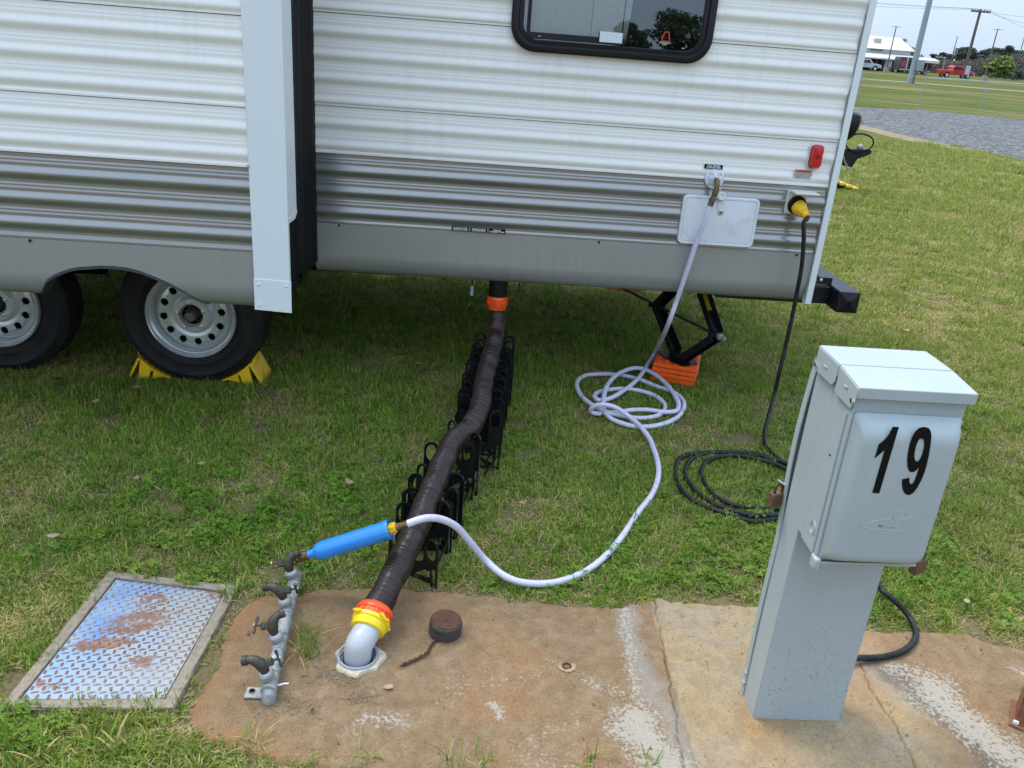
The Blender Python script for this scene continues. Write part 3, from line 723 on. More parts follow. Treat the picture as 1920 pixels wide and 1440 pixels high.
n_.links.new(fr.outputs[0], mxs.inputs[0]); n_.links.new(tb.outputs[0], mxs.inputs[1]); n_.links.new(gb.outputs[0], mxs.inputs[2]); n_.links.new(mxs.outputs[0], o_.inputs[0])
obj('pane', MB().poly([(x, MY-.013, z) for x, z in rrect(WX0+.0535, WX1-.0535, WZ0+.0495, WZ1-.0535, .06)], (0, .003, 0)), GLM, wn, smooth=0)
obj('sash_rail', MB().box((.175, MY-.020, 1.690), (.60, MY-.0135, 1.716)).box((.175, MY-.020, 1.716), (.190, MY-.0135, 2.44)), bpy.data.materials['window_frame_black'], wn, bevel=.002)
for x, z in ((.225, 1.701), (.845, 1.697)): obj('weep_slot', MB().box((x, MY-.0285, z-.001), (x+.011, MY-.0195, z+.001)), LETW, wn)
def folds(x0, x1, y, z0, z1, n, amp, seed):
    r = random.Random(seed); mb = MB(); ph = r.uniform(0, 6); m_ = 60
    for z, s_ in ((z0, 1), (z1, .9)):
        for i in range(m_+1):
            f = i/m_; mb.v.append((x0+(x1-x0)*f, y+amp*s_*(math.sin(f*n*6.28+ph)+.4*math.sin(f*n*15)), z))
    for i in range(m_): mb.f.append((i, i+1, m_+2+i, m_+1+i))
    return mb
obj('curtain', folds(.15, .455, MY+.045, 1.66, 2.5, 1.3, .006, 1), CURT, wn, smooth=60)
obj('curtain', folds(.456, .588, MY+.040, 1.66, 2.5, .8, .004, 2), CURT, wn, smooth=60)
obj('curtain', MB().poly([(.594, MY+.035, 1.69), (.607, MY+.035, 1.69), (.618, MY+.035, 1.80), (.648, MY+.035, 2.4), (.596, MY+.035, 2.4)], (0, .003, 0)), mat('curtain_lining', (.62, .64, .68), .9), wn)
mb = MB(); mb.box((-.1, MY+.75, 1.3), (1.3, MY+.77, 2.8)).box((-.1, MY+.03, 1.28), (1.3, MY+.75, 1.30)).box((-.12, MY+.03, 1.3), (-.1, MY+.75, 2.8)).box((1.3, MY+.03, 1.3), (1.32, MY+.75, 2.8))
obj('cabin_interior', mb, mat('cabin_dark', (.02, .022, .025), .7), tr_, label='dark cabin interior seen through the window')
obj('window_card', MB().poly([(.486, MY-.037, 1.697), (.583, MY-.037, 1.697), (.583, MY-.037, 1.738), (.486, MY-.037, 1.739)], (0, .002, 0)), mat('white_card', (.62, .70, .72), .5), wn)
RM = mat('red_print', (.55, .05, .03), .5)
mb = MB(); q_ = [(.755, 1.7195), (.790, 1.7195), (.783, 1.756), (.765, 1.756)]
for i in range(4): a, b = q_[i], q_[(i+1) % 4]; mb.bar((a[0], MY-.0145, a[1]), (b[0], MY-.0145, b[1]), .0045, .0012, up=(0, 1, 0))
mb.bar((.750, MY-.0145, 1.738), (.765, MY-.0145, 1.7365), .004, .0012, up=(0, 1, 0))
obj('exit_mark', mb, RM, wn)

def text(name, s, size, origin, xdir, zdir, material, parent, depth=.0008, xs=1.0, off=0.0, align='CENTER', lead=1.0):
    cu = bpy.data.curves.new(name, 'FONT'); cu.body = s; cu.size = size; cu.extrude = depth/2; cu.align_x = align; cu.align_y = 'CENTER'; cu.offset = off; cu.space_line = lead
    cu.resolution_u = 4
    to = bpy.data.objects.new(name, cu); C.objects.link(to); bpy.context.view_layer.update()
    me = bpy.data.meshes.new_from_object(to); bpy.data.objects.remove(to); bpy.data.curves.remove(cu)
    X = Vector(xdir).normalized(); Z = Vector(zdir).normalized(); Nn = X.cross(Z)
    M_ = Matrix(((X.x*xs, Z.x, Nn.x, origin[0]), (X.y*xs, Z.y, Nn.y, origin[1]), (X.z*xs, Z.z, Nn.z, origin[2]), (0, 0, 0, 1)))
    me.transform(M_); me.materials.clear(); me.materials.append(material)
    o = bpy.data.objects.new(name, me); C.objects.link(o); o.parent = parent
    if parent is not None and parent.type == 'EMPTY': o.location = -parent.location
    return o
text('exit_text', 'EMERGENCY\nEXIT', .009, (.772, MY-.0145, 1.709), (1, 0, 0), (0, 0, 1), LETW, wn, lead=.8)
text('glass_stamp', 'o\nAS-2\nDOT', .009, (.868, MY-.0145, 1.750), (1, 0, 0), (0, 0, 1), mat('etched_print', (.25, .27, .27), .5), wn, lead=.9)
# little black plates with white words
def plate(x0, x1, z0, z1, s, parent, size, Y=MY-.0135):
    pl = obj('label_plate', MB().box((x0, Y, z0), (x1, Y+.003, z1)), LETB, parent)
    text('lettering', s, size, ((x0+x1)/2, Y-.0006, (z0+z1)/2), (1, 0, 0), (0, 0, 1), LETW, pl, xs=1.02, off=.0002, lead=.78)
plate(1.026, 1.110, 1.203, 1.222, 'CITY WATER\nCONNECTION', tr_, .0098)
plate(-.105, -.024, .845, .8635, 'WASTE WATER\nHOLDING TANK', tr_, .0090)
plate(-.019, .061, .845, .8635, 'SEWER OUTLET\nCONNECTION', tr_, .0090)
plate(.066, .145, .845, .8635, 'SEWAGE\nHOLDING TANK', tr_, .0090)
wp = obj('warning_sticker', MB().box((1.443, MY-.0125, 1.188), (1.524, MY-.010, 1.227)), mat('sticker_white', (.66, .66, .64), .5), tr_)
obj('sticker_band', MB().box((1.4435, MY-.0135, 1.2155), (1.5235, MY-.0122, 1.2265)), mat('sticker_orange', (.62, .16, .05), .5), wp)
text('lettering', '! WARNING', .0115, (1.4835, MY-.014, 1.221), (1, 0, 0), (0, 0, 1), LETB, wp)
text('lettering', 'TO PREVENT SEVERE SHOCK\nOR ELECTROCUTION ALWAYS\nUSE GROUND FAULT CIRCUIT\nINTERRUPTER WITH THIS\nELECTRICAL RECEPTACLE', .0062, (1.483, MY-.013, 1.2015), (1, 0, 0), (0, 0, 1), mat('sticker_print', (.12, .12, .12), .5), wp, lead=.85)

# marker light
ml = obj('marker_light', ring_sections([(rrect(1.490, 1.556, 1.232, 1.346, .022), MY-.004), (rrect(1.490, 1.556, 1.232, 1.346, .022), MY-.014), (rrect(1.494, 1.552, 1.236, 1.342, .02), MY-.017)]), OFFW, tr_, smooth=40)
mb = ring_sections([(rrect(1.498, 1.553, 1.237, 1.343, .018), MY-.015), (rrect(1.499, 1.552, 1.238, 1.342, .018), MY-.030), (rrect(1.504, 1.547, 1.243, 1.337, .016), MY-.038), (rrect(1.514, 1.537, 1.256, 1.324, .010), MY-.040)])
nn = len(rrect(0, 1, 0, 1, .1)); mb.f.append(tuple(range(3*nn, 4*nn)))
obj('lens', mb, RED, ml, smooth=40)
obj('lens_rib', MB().box((1.519, MY-.0425, 1.283), (1.532, MY-.0395, 1.301)), mat('deep_red', (.2, .004, .008), .3), ml, bevel=.001)

# access door with rounded corners
df = obj('access_door', ring_sections([(rrect(.951, 1.311, .8545, 1.082, .024), MY-.006), (rrect(.951, 1.311, .8545, 1.082, .024), MY-.018), (rrect(.954, 1.308, .8575, 1.079, .022), MY-.022), (rrect(.962, 1.300, .8655, 1.071, .018), MY-.022), (rrect(.965, 1.297, .8685, 1.068, .016), MY-.0175)]), PLASTW, tr_, smooth=45, label='white baggage door with rounded corners')
P0 = rrect(.965, 1.297, .8685, 1.068, .016); cen = [(1.06, .955), (1.20, .955)]
mb = ring_sections([(P0, MY-.0175), (rrect(.968, 1.294, .8715, 1.065, .015), MY-.021), (rrect(1.045, 1.235, .955, .985, .012), MY-.026)])
mb.f.append(tuple(range(2*nn, 3*nn))); obj('door_leaf', mb, PLASTW, df, smooth=20)
obj('lock', MB().lathe([(.012, 0), (.012, .004), (.0105, .005), (.009, .003), (.001, .003)], (1.131, MY-.0255, 1.012), (0, -1, 0), 20), CHROME, df)
obj('lock_slot', MB().box((1.1295, MY-.0305, 1.006), (1.1325, MY-.0285, 1.018)), LETB, df)
obj('finger_channel', MB().box((1.112, MY-.0262, 1.022), (1.146, MY-.0245, 1.062)), PLASTW, df, bevel=.002)

# city water inlet
wi = obj('water_inlet', MB().lathe([(.044, .004), (.044, .014), (.041, .018), (.028, .019), (.026, .026), (.018, .028), (.017, .04), (.001, .04)], (1.081, MY, 1.158), (0, -1, 0), 36), PLASTW, tr_, smooth=35)
for k in range(4):
    a = PI/4+k*PI/2; obj('screw', MB().lathe([(.004, 0), (.003, .002)], (1.081+.035*math.cos(a), MY-.0185, 1.158+.035*math.sin(a)), (0, -1, 0), 10), STEEL, wi)
for k in range(6):
    a = k*PI/3; wi_l = MB().box((-.004, -.006, 0), (.004, .006, .010), Matrix.Translation((1.081+.024*math.cos(a), MY-.026, 1.158+.024*math.sin(a)))); obj('collar_lug', wi_l, PLASTW, wi)
obj('hanging_cap', MB().lathe([(.021, 0), (.0215, .014), (.019, .020), (.010, .0205), (.009, .016), (.001, .016)], (1.118, MY-.022, 1.083), (.1, -1, .35), 22), OFFW, wi, smooth=35)
obj('cap_strap', MB().tube([(1.099, MY-.022, 1.13), (1.112, MY-.03, 1.115), (1.118, MY-.03, 1.095)], .003, 6), OFFW, wi)

# power inlet
pi_ = obj('power_inlet', ring_sections([(rrect(1.430, 1.521, 1.026, 1.134, .008), MY-.004), (rrect(1.430, 1.521, 1.026, 1.134, .008), MY-.020), (rrect(1.433, 1.518, 1.029, 1.131, .007), MY-.023), (rrect(1.45, 1.50, 1.05, 1.10, .02), MY-.023)]), OFFW, tr_, smooth=40)
for x, z in ((1.438, 1.034), (1.513, 1.034), (1.438, 1.126), (1.513, 1.126)): obj('screw', MB().lathe([(.004, 0), (.003, .002)], (x, MY-.0225, z), (0, -1, 0), 10), STEEL, pi_)
obj('lid', MB().box((1.433, MY-.105, 1.127), (1.546, MY-.025, 1.137), Matrix.Translation((0, 0, 0))), OFFW, pi_, bevel=.003)

# wheels: tyre, rim, hub, nuts
def wheel(x, y0, side=-1, detail=True):
    """y0: outer face of the tyre; side -1 faces the camera side"""
    t_ = obj('wheel', (lambda: MB().lathe([(.205, -.012), (.214, -.022), (.226, -.016), (.240, -.006), (.243, -.003), (.248, -.003), (.251, -.005), (.275, .001), (.300, -.001), (.303, .001), (.308, .000), (.311, -.004), (.325, -.010), (.340, -.024), (.3455, -.045), (.347, -.10), (.3455, -.155), (.340, -.176), (.325, -.19), (.275, -.20), (.214, -.19), (.205, -.17)], (x, y0, .345), (0, side, 0), 64, close=True))(), TYRE, tr_, smooth=50, label='trailer wheel with silver steel rim')
    # tread blocks
    mb = MB()
    for row, (h0, h1) in enumerate(((-.040, -.022), (-.068, -.048), (-.096, -.076), (-.124, -.104), (-.152, -.132), (-.178, -.160))):
        for k in range(72):
            a = 2*PI*(k+.5*(row % 2))/72; M_ = Matrix.Translation((x, y0, .345)) @ Matrix.Rotation(a, 4, 'Y')
            r_ = .3455 if 0 < row < 5 else .339
            yy_ = (side*h0, side*h1); mb.box((-.011, min(yy_), r_-.004), (.011, max(yy_), r_+.0045), M_)
    tr2 = obj('tread', mb, TYRE, t_, smooth=0); tr2['kind'] = 'stuff'
    if not detail: return
    rimp = [(.214, -.024), (.2145, -.006), (.210, .000), (.206, -.004), (.2035, -.013), (.199, -.022), (.193, -.025), (.190, -.042), (.187, -.060), (.182, -.068), (.178, -.066)]
    obj('rim', MB().lathe(rimp, (x, y0, .345), (0, side, 0), 72, cap=False), RIM, t_, smooth=50)
    # dish with 12 round hand holes: built as a ring with real openings
    mb = MB(); nh = 12; segs = 144
    def dish_h(r): return float(np.interp(r, [.049, .057, .082, .088, .098, .115, .145, .165, .178], [-.034, -.016, -.016, -.026, -.044, -.040, -.038, -.044, -.062]))
    rs = [.048, .051, .057, .065, .075, .082, .085, .088, .092, .098, .104, .112] + [.112+.054*i/20 for i in range(1, 21)] + [.172, .178]
    for r_ in rs:
        for k in range(segs):
            a = 2*PI*k/segs; mb.v.append((x+r_*math.cos(a), y0+side*dish_h(r_), .345+r_*math.sin(a)))
    def is_hole(r_, a):
        k = round((a-.12)/(2*PI/nh)); da = a-.12-k*2*PI/nh
        return math.hypot(r_-.139, r_*da) < .0190
    for i in range(len(rs)-1):
        for k in range(segs):
            a = 2*PI*(k+.5)/segs
            if is_hole((rs[i]+rs[i+1])/2, a): continue
            l = (k+1) % segs; mb.f.append((i*segs+k, i*segs+l, (i+1)*segs+l, (i+1)*segs+k))
    obj('wheel_disc', mb, RIM, t_, smooth=50)
    for k in range(nh):
        a = .12+2*PI*k/nh; c_ = Vector((x+.139*math.cos(a), y0+side*dish_h(.139), .345+.139*math.sin(a)))
        obj('hand_hole', MB().lathe([(.0215, .0005), (.0200, .0022), (.0184, .001), (.0184, -.010)], c_, (0, side, 0), 20, cap=False), RIM, t_, smooth=40)
    obj('brake_drum', MB().lathe([(.18, -.10), (.18, -.085), (.05, -.08)], (x, y0, .345), (0, side, 0), 32, cap=False), DARK, t_)
    obj('hub', MB().lathe([(.036, -.09), (.030, -.05), (.025, -.01), (.0235, .012), (.022, .015), (.017, .016), (.016, .012), (.001, .012)], (x, y0, .345), (0, side, 0), 32), mat('hub_grey', (.16, .15, .13), .5, metal=.5) if 'hub_grey' not in bpy.data.materials else bpy.data.materials['hub_grey'], t_, smooth=35)
    for k in range(5):
        a = PI/2+.1+2*PI*k/5; c_ = Vector((x+.0655*math.cos(a), y0+side*-.020, .345+.0655*math.sin(a)))
        obj('lug_nut', MB().lathe([(.012, -.004), (.012, .010), (.0095, .016), (.006, .017), (.005, .008), (.001, .008)], c_, (0, side, 0), 6), RIM, t_, smooth=20)
    obj('valve_stem', MB().lathe([(.004, 0), (.004, .02), (.0055, .021), (.0055, .03)], (x-.095, y0+side*-.03, .345+.145), (-.4, side, .5), 8), mat('green_cap', (.01, .22, .12), .4) if 'green_cap' not in bpy.data.materials else bpy.data.materials['green_cap'], t_)
WY = MY-.005
wheel(-1.335, WY); wheel(-2.255, WY)
wheel(-1.335, 6.26, 1, False); wheel(-2.255, 6.26, 1, False)
for x in (-1.335, -2.255): obj('axle', MB().tube([(x, 4.0, .345), (x, 6.1, .345)], .035, 16), DARK, tr_)
for x in (-1.335, -1.795, -2.255): obj('leaf_spring', MB().box((x-.33 if x != -1.795 else x-.06, 4.30, .385 if x != -1.795 else .42), (x+.33 if x != -1.795 else x+.06, 4.36, .41 if x != -1.795 else .50)), DARK, tr_, bevel=.005)
obj('equaliser_link', MB().box((-1.55, SY+.35, .70), (-1.535, SY+.37, .745)).box((-1.56, SY+.345, .685), (-1.525, SY+.375, .702)), GALVF, tr_)

obj('added_tank', MB().box((-2.9, 4.42, .44), (-.35, 5.7, .615)), DARK, tr_, bevel=.03)  # added box, blocks light so the ground behind the wheels goes dark
obj('added_tank', MB().box((.35, 4.6, .50), (.95, 5.7, .615)), DARK, tr_, bevel=.03)
# drain outlet with pull rods
do = obj('drain_outlet', MB().lathe([(.046, 0), (.046, .12), (.052, .125), (.052, .16)], (.133, 3.95, .495), (0, 0, 1), 28), BLACKP, tr_)
obj('dump_valve', MB().box((.085, 3.92, .575), (.18, 4.0, .66)), BLACKP, do, bevel=.006)
obj('valve_rod', MB().tube([(.005, 3.92, .66), (.005, 3.92, .555)], .003, 6), BLACKM, tr_)
obj('rod_tag', MB().box((-.002, 3.916, .51), (.012, 3.922, .56)), GALVF, tr_)
obj('valve_rod', MB().tube([(.235, 3.92, .62), (.235, 3.92, .555)], .003, 6), BLACKM, tr_)

# scissor jack (bolted to the chassis)
JC = Vector((1.163, 4.275, 0)); jd = Vector((.43, -.90, 0)).normalized(); jn = Vector((-jd.y, jd.x, 0)); HL = .262; zc = .345
jl, jr_ = JC-jd*HL+Vector((0, 0, zc)), JC+jd*HL+Vector((0, 0, zc)); jt = JC+Vector((0, 0, .60)); jb = JC+Vector((0, 0, .135))
jk = obj('scissor_jack', MB().box((-.10, -.06, 0), (.10, .06, .022), Matrix.Translation((JC.x, JC.y, .595)) @ Matrix.Rotation(math.atan2(jd.y, jd.x), 4, 'Z')), BLACKM, tr_, bevel=.003)
def channel(a, b, w_=.060, h_=.038):
    mb = MB(); mb.bar(a, b, w_, .005, up=jn.cross(b-a)); 
    d = (b-a).normalized(); up = jn.cross(d).normalized()
    for s_ in (-1, 1): mb.bar(a+jn*s_*w_/2-up*h_/2, b+jn*s_*w_/2-up*h_/2, .005, h_, up=up)
    return mb
for a, b in ((jt-jd*.035, jl), (jt+jd*.035, jr_), (jl, jb-jd*.03), (jr_, jb+jd*.03)): obj('jack_arm', channel(a, b), BLACKM, jk, bevel=.002)
d_ = (jr_-(jt+jd*.035)).normalized(); upv = d_.cross(jn).normalized()
if upv.z < 0: upv = -upv
a_ = jt+jd*.035+d_*.05+upv*.005; b_ = jt+jd*.035+d_*.21+upv*.005
WARNY = mat('warning_yellow', (.62, .50, .02), .55, noise=(120, .7, (.30, .24, .02)))
obj('warning_label', MB().bar(a_-jn*.0+upv*.004, b_+upv*.004, .050, .002, up=d_.cross(jn)), WARNY, jk)
obj('label_head', MB().bar(a_+upv*.0055+d_*.012, a_+d_*.024+upv*.0055, .030, .0016, up=d_.cross(jn)), RM, jk)
for p in (jl, jr_): obj('trunnion', MB().tube([p-jn*.036, p+jn*.036], .014, 12), BLACKM, jk)
obj('jack_screw', MB().tube([jl-jd*.42, jr_+jd*.05], .0075, 8), mat('rusty_screw', (.06, .03, .02), .7), jk)
obj('screw_head', MB().lathe([(.018, 0), (.018, .018), (.011, .02), (.011, .045), (.006, .046)], jr_+jd*.03, jd, 6), GALV, jk, smooth=20)
Rz = Matrix.Translation((JC.x, JC.y, .1145)) @ Matrix.Rotation(math.atan2(jd.y, jd.x), 4, 'Z')
mb = MB(); mb.add([Rz @ Vector(v) for v in ((-.12, -.045, 0), (-.06, -.07, 0), (.06, -.07, 0), (.12, -.045, 0), (.12, .045, 0), (.06, .07, 0), (-.06, .07, 0), (-.12, .045, 0), (-.12, -.045, .006), (-.06, -.07, .006), (.06, -.07, .006), (.12, -.045, .006), (.12, .045, .006), (.06, .07, .006), (-.06, .07, .006), (-.12, .045, .006))], [tuple(range(8))[::-1], tuple(range(8, 16))] + [(i, (i+1) % 8, 8+(i+1) % 8, 8+i) for i in range(8)])
obj('jack_foot', mb, BLACKM, jk); obj('foot_bracket', MB().box((-.04, -.032, .006), (.04, .032, .036), Rz), BLACKM, jk, bevel=.003)

# bumper tube and its brackets
bm_ = obj('bumper', MB().box((1.762, 3.782, .577), (1.866, 6.30, .680)), BLACKM, tr_, bevel=.006)
mb = MB(); c0 = (1.814, 3.7785, .6285); e_ = .0505
vs = [(1.814-e_, 3.783, .6285-e_), (1.814+e_, 3.783, .6285-e_), (1.814+e_, 3.783, .6285+e_), (1.814-e_, 3.783, .6285+e_)]; vi = [(x_, 3.771, z_) for x_, z_ in ((1.803, .618), (1.825, .618), (1.825, .639), (1.803, .639))]
mb.add(vs+vi, [(0, 1, 5, 4), (1, 2, 6, 5), (2, 3, 7, 6), (3, 0, 4, 7)]); obj('end_cap', mb, BLACKP, bm_, smooth=0)
obj('cap_socket', MB().box((1.803, 3.7745, .618), (1.825, 3.79, .639)), LETB, bm_)
obj('bumper_arm', MB().box((1.648, 3.89, .585), (1.761, 3.96, .672)), BLACKM, tr_, bevel=.004)
obj('bumper_arm', MB().box((1.648, 6.05, .585), (1.761, 6.12, .672)), BLACKM, tr_, bevel=.004)
obj('rear_bracket', MB().poly([(1.655, 4.02, .675), (1.735, 4.02, .675), (1.735, 4.02, .80), (1.715, 4.02, .83), (1.66, 4.02, .83)], (0, .006, 0)), BLACKM, tr_, bevel=.001)
obj('bracket_bolt', MB().lathe([(.008, 0), (.008, .004)], (1.706, 4.019, .742), (0, -1, 0), 16), LETW, tr_)
obj('angle_bracket', MB().box((1.69, 3.90, .682), (1.765, 3.96, .688)).box((1.69, 3.90, .688), (1.765, 3.905, .715)), BLACKM, tr_)
obj('bracket_bolt', MB().lathe([(.010, 0), (.010, .007), (.006, .011)], (1.706, 3.9, .702), (0, -1, 0), 6), STEEL, tr_)
obj('mud_flap', MB().poly([(1.655, 4.6, .84), (1.735, 4.6, .83), (1.72, 4.6, .95), (1.66, 4.6, 1.02)], (0, .004, 0)), GALVF, tr_)

# ================================================================== leveling blocks and chocks
bl = thing('leveling_block_stack', 'stack of orange ribbed blocks under the black scissor jack', 'leveling blocks', (1.163, 4.275, 0))
for k in range(4):
    Mk = Matrix.Translation((JC.x+.004*(k % 2), JC.y, .0275*k+.002)) @ Matrix.Rotation(-.33, 4, 'Z')
    mb = MB(); mb.box((-.118, -.118, .004), (.118, .118, .0265), Mk)
    obj('block', mb, ORB, bl, bevel=.002)
    if k == 3:
        for ix in range(-3, 4):
            for iy in range(-3, 4):
                if (ix+iy) % 2 == 0: pass
        mb = MB()
        for ix in range(-2, 3):
            for iy in range(-2, 3): mb.lathe([(.017, 0), (.017, .004), (.013, .004), (.013, .001)], Mk @ Vector((ix*.046, iy*.046, .0265)), (0, 0, 1), 12)
        o_ = obj('stud_pattern', mb, ORB, bl); o_['kind'] = 'stuff'
    mb = MB()
    for s_ in range(5):
        mb.box((-.118+s_*.048, -.1205, .006), (-.118+s_*.048+.004, -.118, .0245), Mk)
    o_ = obj('side_ribs', mb, ORB, bl); o_['kind'] = 'stuff'
fb = thing('orange_block', 'orange block in the shaded grass behind the trailer, seen under its skirt', 'leveling block', (1.15, 6.02, 0))
for k in range(2): obj('block', MB().box((1.03, 5.97, .002+.03*k), (1.27, 6.20, .030+.03*k)), ORB, fb, bevel=.003)

def chock(px, flip, label):
    """yellow hollow wheel chock: base, curved tread face, webs, end wall"""
    t_ = thing('wheel_chock', label, 'wheel chock', (px, 3.93, 0), 'yellow chocks at the rear wheel')
    s_ = flip; W0, W1 = 3.845, 4.03
    # curve hugging the tyre of radius .347 centred at (-1.335,.345)
    cx, cz, R_ = -1.335, .345, .352
    P = []
    for i in range(9):
        a = math.radians(21+ (48-21)*i/8); P.append((cx+s_*R_*math.sin(a), cz-R_*math.cos(a)))
    top = P[-1]; foot = (top[0]+s_*.062, .004)
    tw = [(x, z) for x, z in P]; thick = .006
    mb = MB(); nn_ = len(tw)
    for (x, z) in tw: mb.v += [(x, W0, max(z, .004)), (x, W1, max(z, .004)), (x+s_*.004, W1, max(z-.006, .002)), (x+s_*.004, W0, max(z-.006, .002))]
    for i in range(nn_-1):
        for k in range(4): mb.f.append((i*4+k, i*4+(k+1) % 4, i*4+4+(k+1) % 4, i*4+4+k))
    obj('tread_face', mb, YEL, t_, smooth=50)
    obj('end_wall', MB().poly([(top[0]-s_*.0, W0, top[1]), (top[0]+s_*.012, W0, top[1]+.004), (foot[0]+s_*.006, W0, .003), (foot[0]-s_*.004, W0, .003)], (0, W1-W0, 0)), YEL, t_, bevel=.001)
    for f in (.15, .55):
        i = int(f*8); a = tw[i]; b = tw[min(8, i+3)]
        obj('web', MB().poly([(a[0]+s_*.006, W0+.006, max(.006, a[1]-.004)), (b[0]+s_*.010, W0+.006, .004), (b[0]+s_*.016, W0+.006, .004), (b[0]+s_*.004, W0+.006, max(.01, b[1]-.008))], (0, W1-W0-.02, 0)), YEL, t_)
    sd_ = tw[5]
    obj('side_panel', MB().poly([(sd_[0], W0-.001, sd_[1]-.003), (tw[8][0], W0-.001, tw[8][1]-.004), (tw[8][0]+s_*.018, W0-.001, .003), (sd_[0]+s_*.012, W0-.001, .003)], (0, .005, 0)), YEL, t_)
    obj('grab_rib', MB().poly([(top[0], W0+.05, top[1]-.002), (top[0]+s_*.022, W0+.05, top[1]+.035), (top[0]+s_*.034, W0+.05, top[1]+.033), (top[0]+s_*.020, W0+.05, top[1]-.02)], (0, .05, 0)), YEL, t_, bevel=.002)
chock(-1.62, -1, 'yellow plastic chock wedged in between the two trailer wheels')
chock(-1.05, 1, 'yellow chock with raised grab rib, on the sewer hose side of the tyre')

# ================================================================== utility cover
uc = thing('utility_cover', 'rusty blue-white diamond plate cover set in a concrete frame in the grass', 'utility cover', (-.92, 1.96, 0))
def off(poly, d):
    n = len(poly); out_ = []
    cx = sum(p[0] for p in poly)/n; cy_ = sum(p[1] for p in poly)/n
    for (x, y) in poly:
        out_.append((x+(d if x < cx else -d), y+(d if y < cy_ else -d)))
    return out_
FI = off(FR, .034)
mb = MB(); n = 4
for ring, z in ((FR, -.03), (FR, .012), (off(FR, .003), .016), (off(FI, -.002), .016), (FI, .013), (FI, -.03)):
    for x, y in ring: mb.v.append((x, y, z))
for s_ in range(5):
    for k in range(4): mb.f.append((s_*4+k, s_*4+(k+1) % 4, s_*4+4+(k+1) % 4, s_*4+4+k))
bm2 = bmesh.new(); me_ = mb.mesh('frame', 0); bm2.from_mesh(me_); bmesh.ops.subdivide_edges(bm2, edges=bm2.edges, cuts=14, use_grid_fill=True)
for v_ in bm2.verts: v_.co += Vector(((random.random()-.5)*.003, (random.random()-.5)*.003, (random.random()-.5)*.002))
bm2.to_mesh(me_); bm2.free(); me_.shade_smooth(); me_.set_sharp_from_angle(angle=.7)
obj('frame', me_, CONC, uc)
PLT = mat('worn_paint_blue_sheen', (.5, .5, .6), .42, metal=.15); t = NT(PLT)
sp4 = t.n.nodes.new('ShaderNodeSeparateXYZ'); t.n.links.new(t.g.outputs['Position'], sp4.inputs[0])
bluew = t.ramp(t.noise(2.6, None, 3), [(.36, (.40, .44, .46)), (.48, (.30, .43, .60)), (.58, (.15, .33, .64))])
# blue reflection painted into the worn coat, plainer toward the pad side
f_ = t.ramp(t.math('MULTIPLY', t.math('ADD', sp4.outputs[0], 1.14), 2.3), [(.25, 0.0), (.85, .8)])
bluew = t.mix(f_, bluew, (.42, .42, .37))
def blob(x0, y0, rx, ry, rot=0):
    a_ = t.math('SUBTRACT', sp4.outputs[0], x0); b_ = t.math('SUBTRACT', sp4.outputs[1], y0); b_ = t.math('SUBTRACT', b_, t.math('MULTIPLY', a_, rot))
    r2 = t.math('ADD', t.math('POWER', t.math('ABSOLUTE', t.math('DIVIDE', a_, rx)), 2), t.math('POWER', t.math('ABSOLUTE', t.math('DIVIDE', b_, ry)), 2))
    return t.math('SUBTRACT', 1.0, r2, True)
rb = t.math('MAXIMUM', blob(-.925, 2.03, .14, .075, .25), blob(-.99, 1.93, .12, .04, .2)); rb = t.math('MAXIMUM', rb, blob(-.74, 2.20, .06, .07)); rb = t.math('MAXIMUM', rb, t.math('MULTIPLY', blob(-.86, 1.86, .10, .06), .7)); rb = t.math('MAXIMUM', rb, t.math('MULTIPLY', blob(-.93, 2.13, .10, .06), .75)); rb = t.math('MAXIMUM', rb, t.math('MULTIPLY', blob(-1.06, 1.76, .07, .04), .8))
rn = t.noise(26, None, 6, .7)
rm = t.ramp(t.math('ADD', t.math('MULTIPLY', t.math('MINIMUM', rb, .8), .30), t.math('MULTIPLY', t.noise(34, None, 8, .80), 1.0)), [(.655, 0.0), (.72, .95)])
flake = t.ramp(t.noise(70, None, 5, .75), [(.60, 0.0), (.68, .65)])
cc = t.mix(rm, bluew, t.mix(t.noise(60), (.30, .125, .05), (.17, .075, .04))); cc = t.mix(flake, cc, (.34, .19, .11))
edge = t.ramp(t.noise(9, None, 5), [(.5, 0.0), (.75, .35)]); cc = t.mix(edge, cc, (.50, .38, .27))
t.out(cc, t.mix(rm, .33, .8)); t.bump(rn, .25, .003)
LUG = mat('rusted_lug', (.17, .095, .075), .6, metal=.1, noise=(4, .45, (.34, .28, .24)))
FP = off(FI, .004)
pl_ = obj('cover_plate', MB().poly([(x, y, .004) for x, y in FP], (0, 0, .008)), PLT, uc, smooth=0, bevel=.001)
def bil(u, v):
    a, b, c_, d = [Vector(p) for p in (FP[3], FP[2], FP[1], FP[0])]   # BL, BR, TR, TL
    return a*(1-u)*(1-v)+b*u*(1-v)+c_*u*v+d*(1-u)*v
mb = MB(); nu, nv = 12, 34
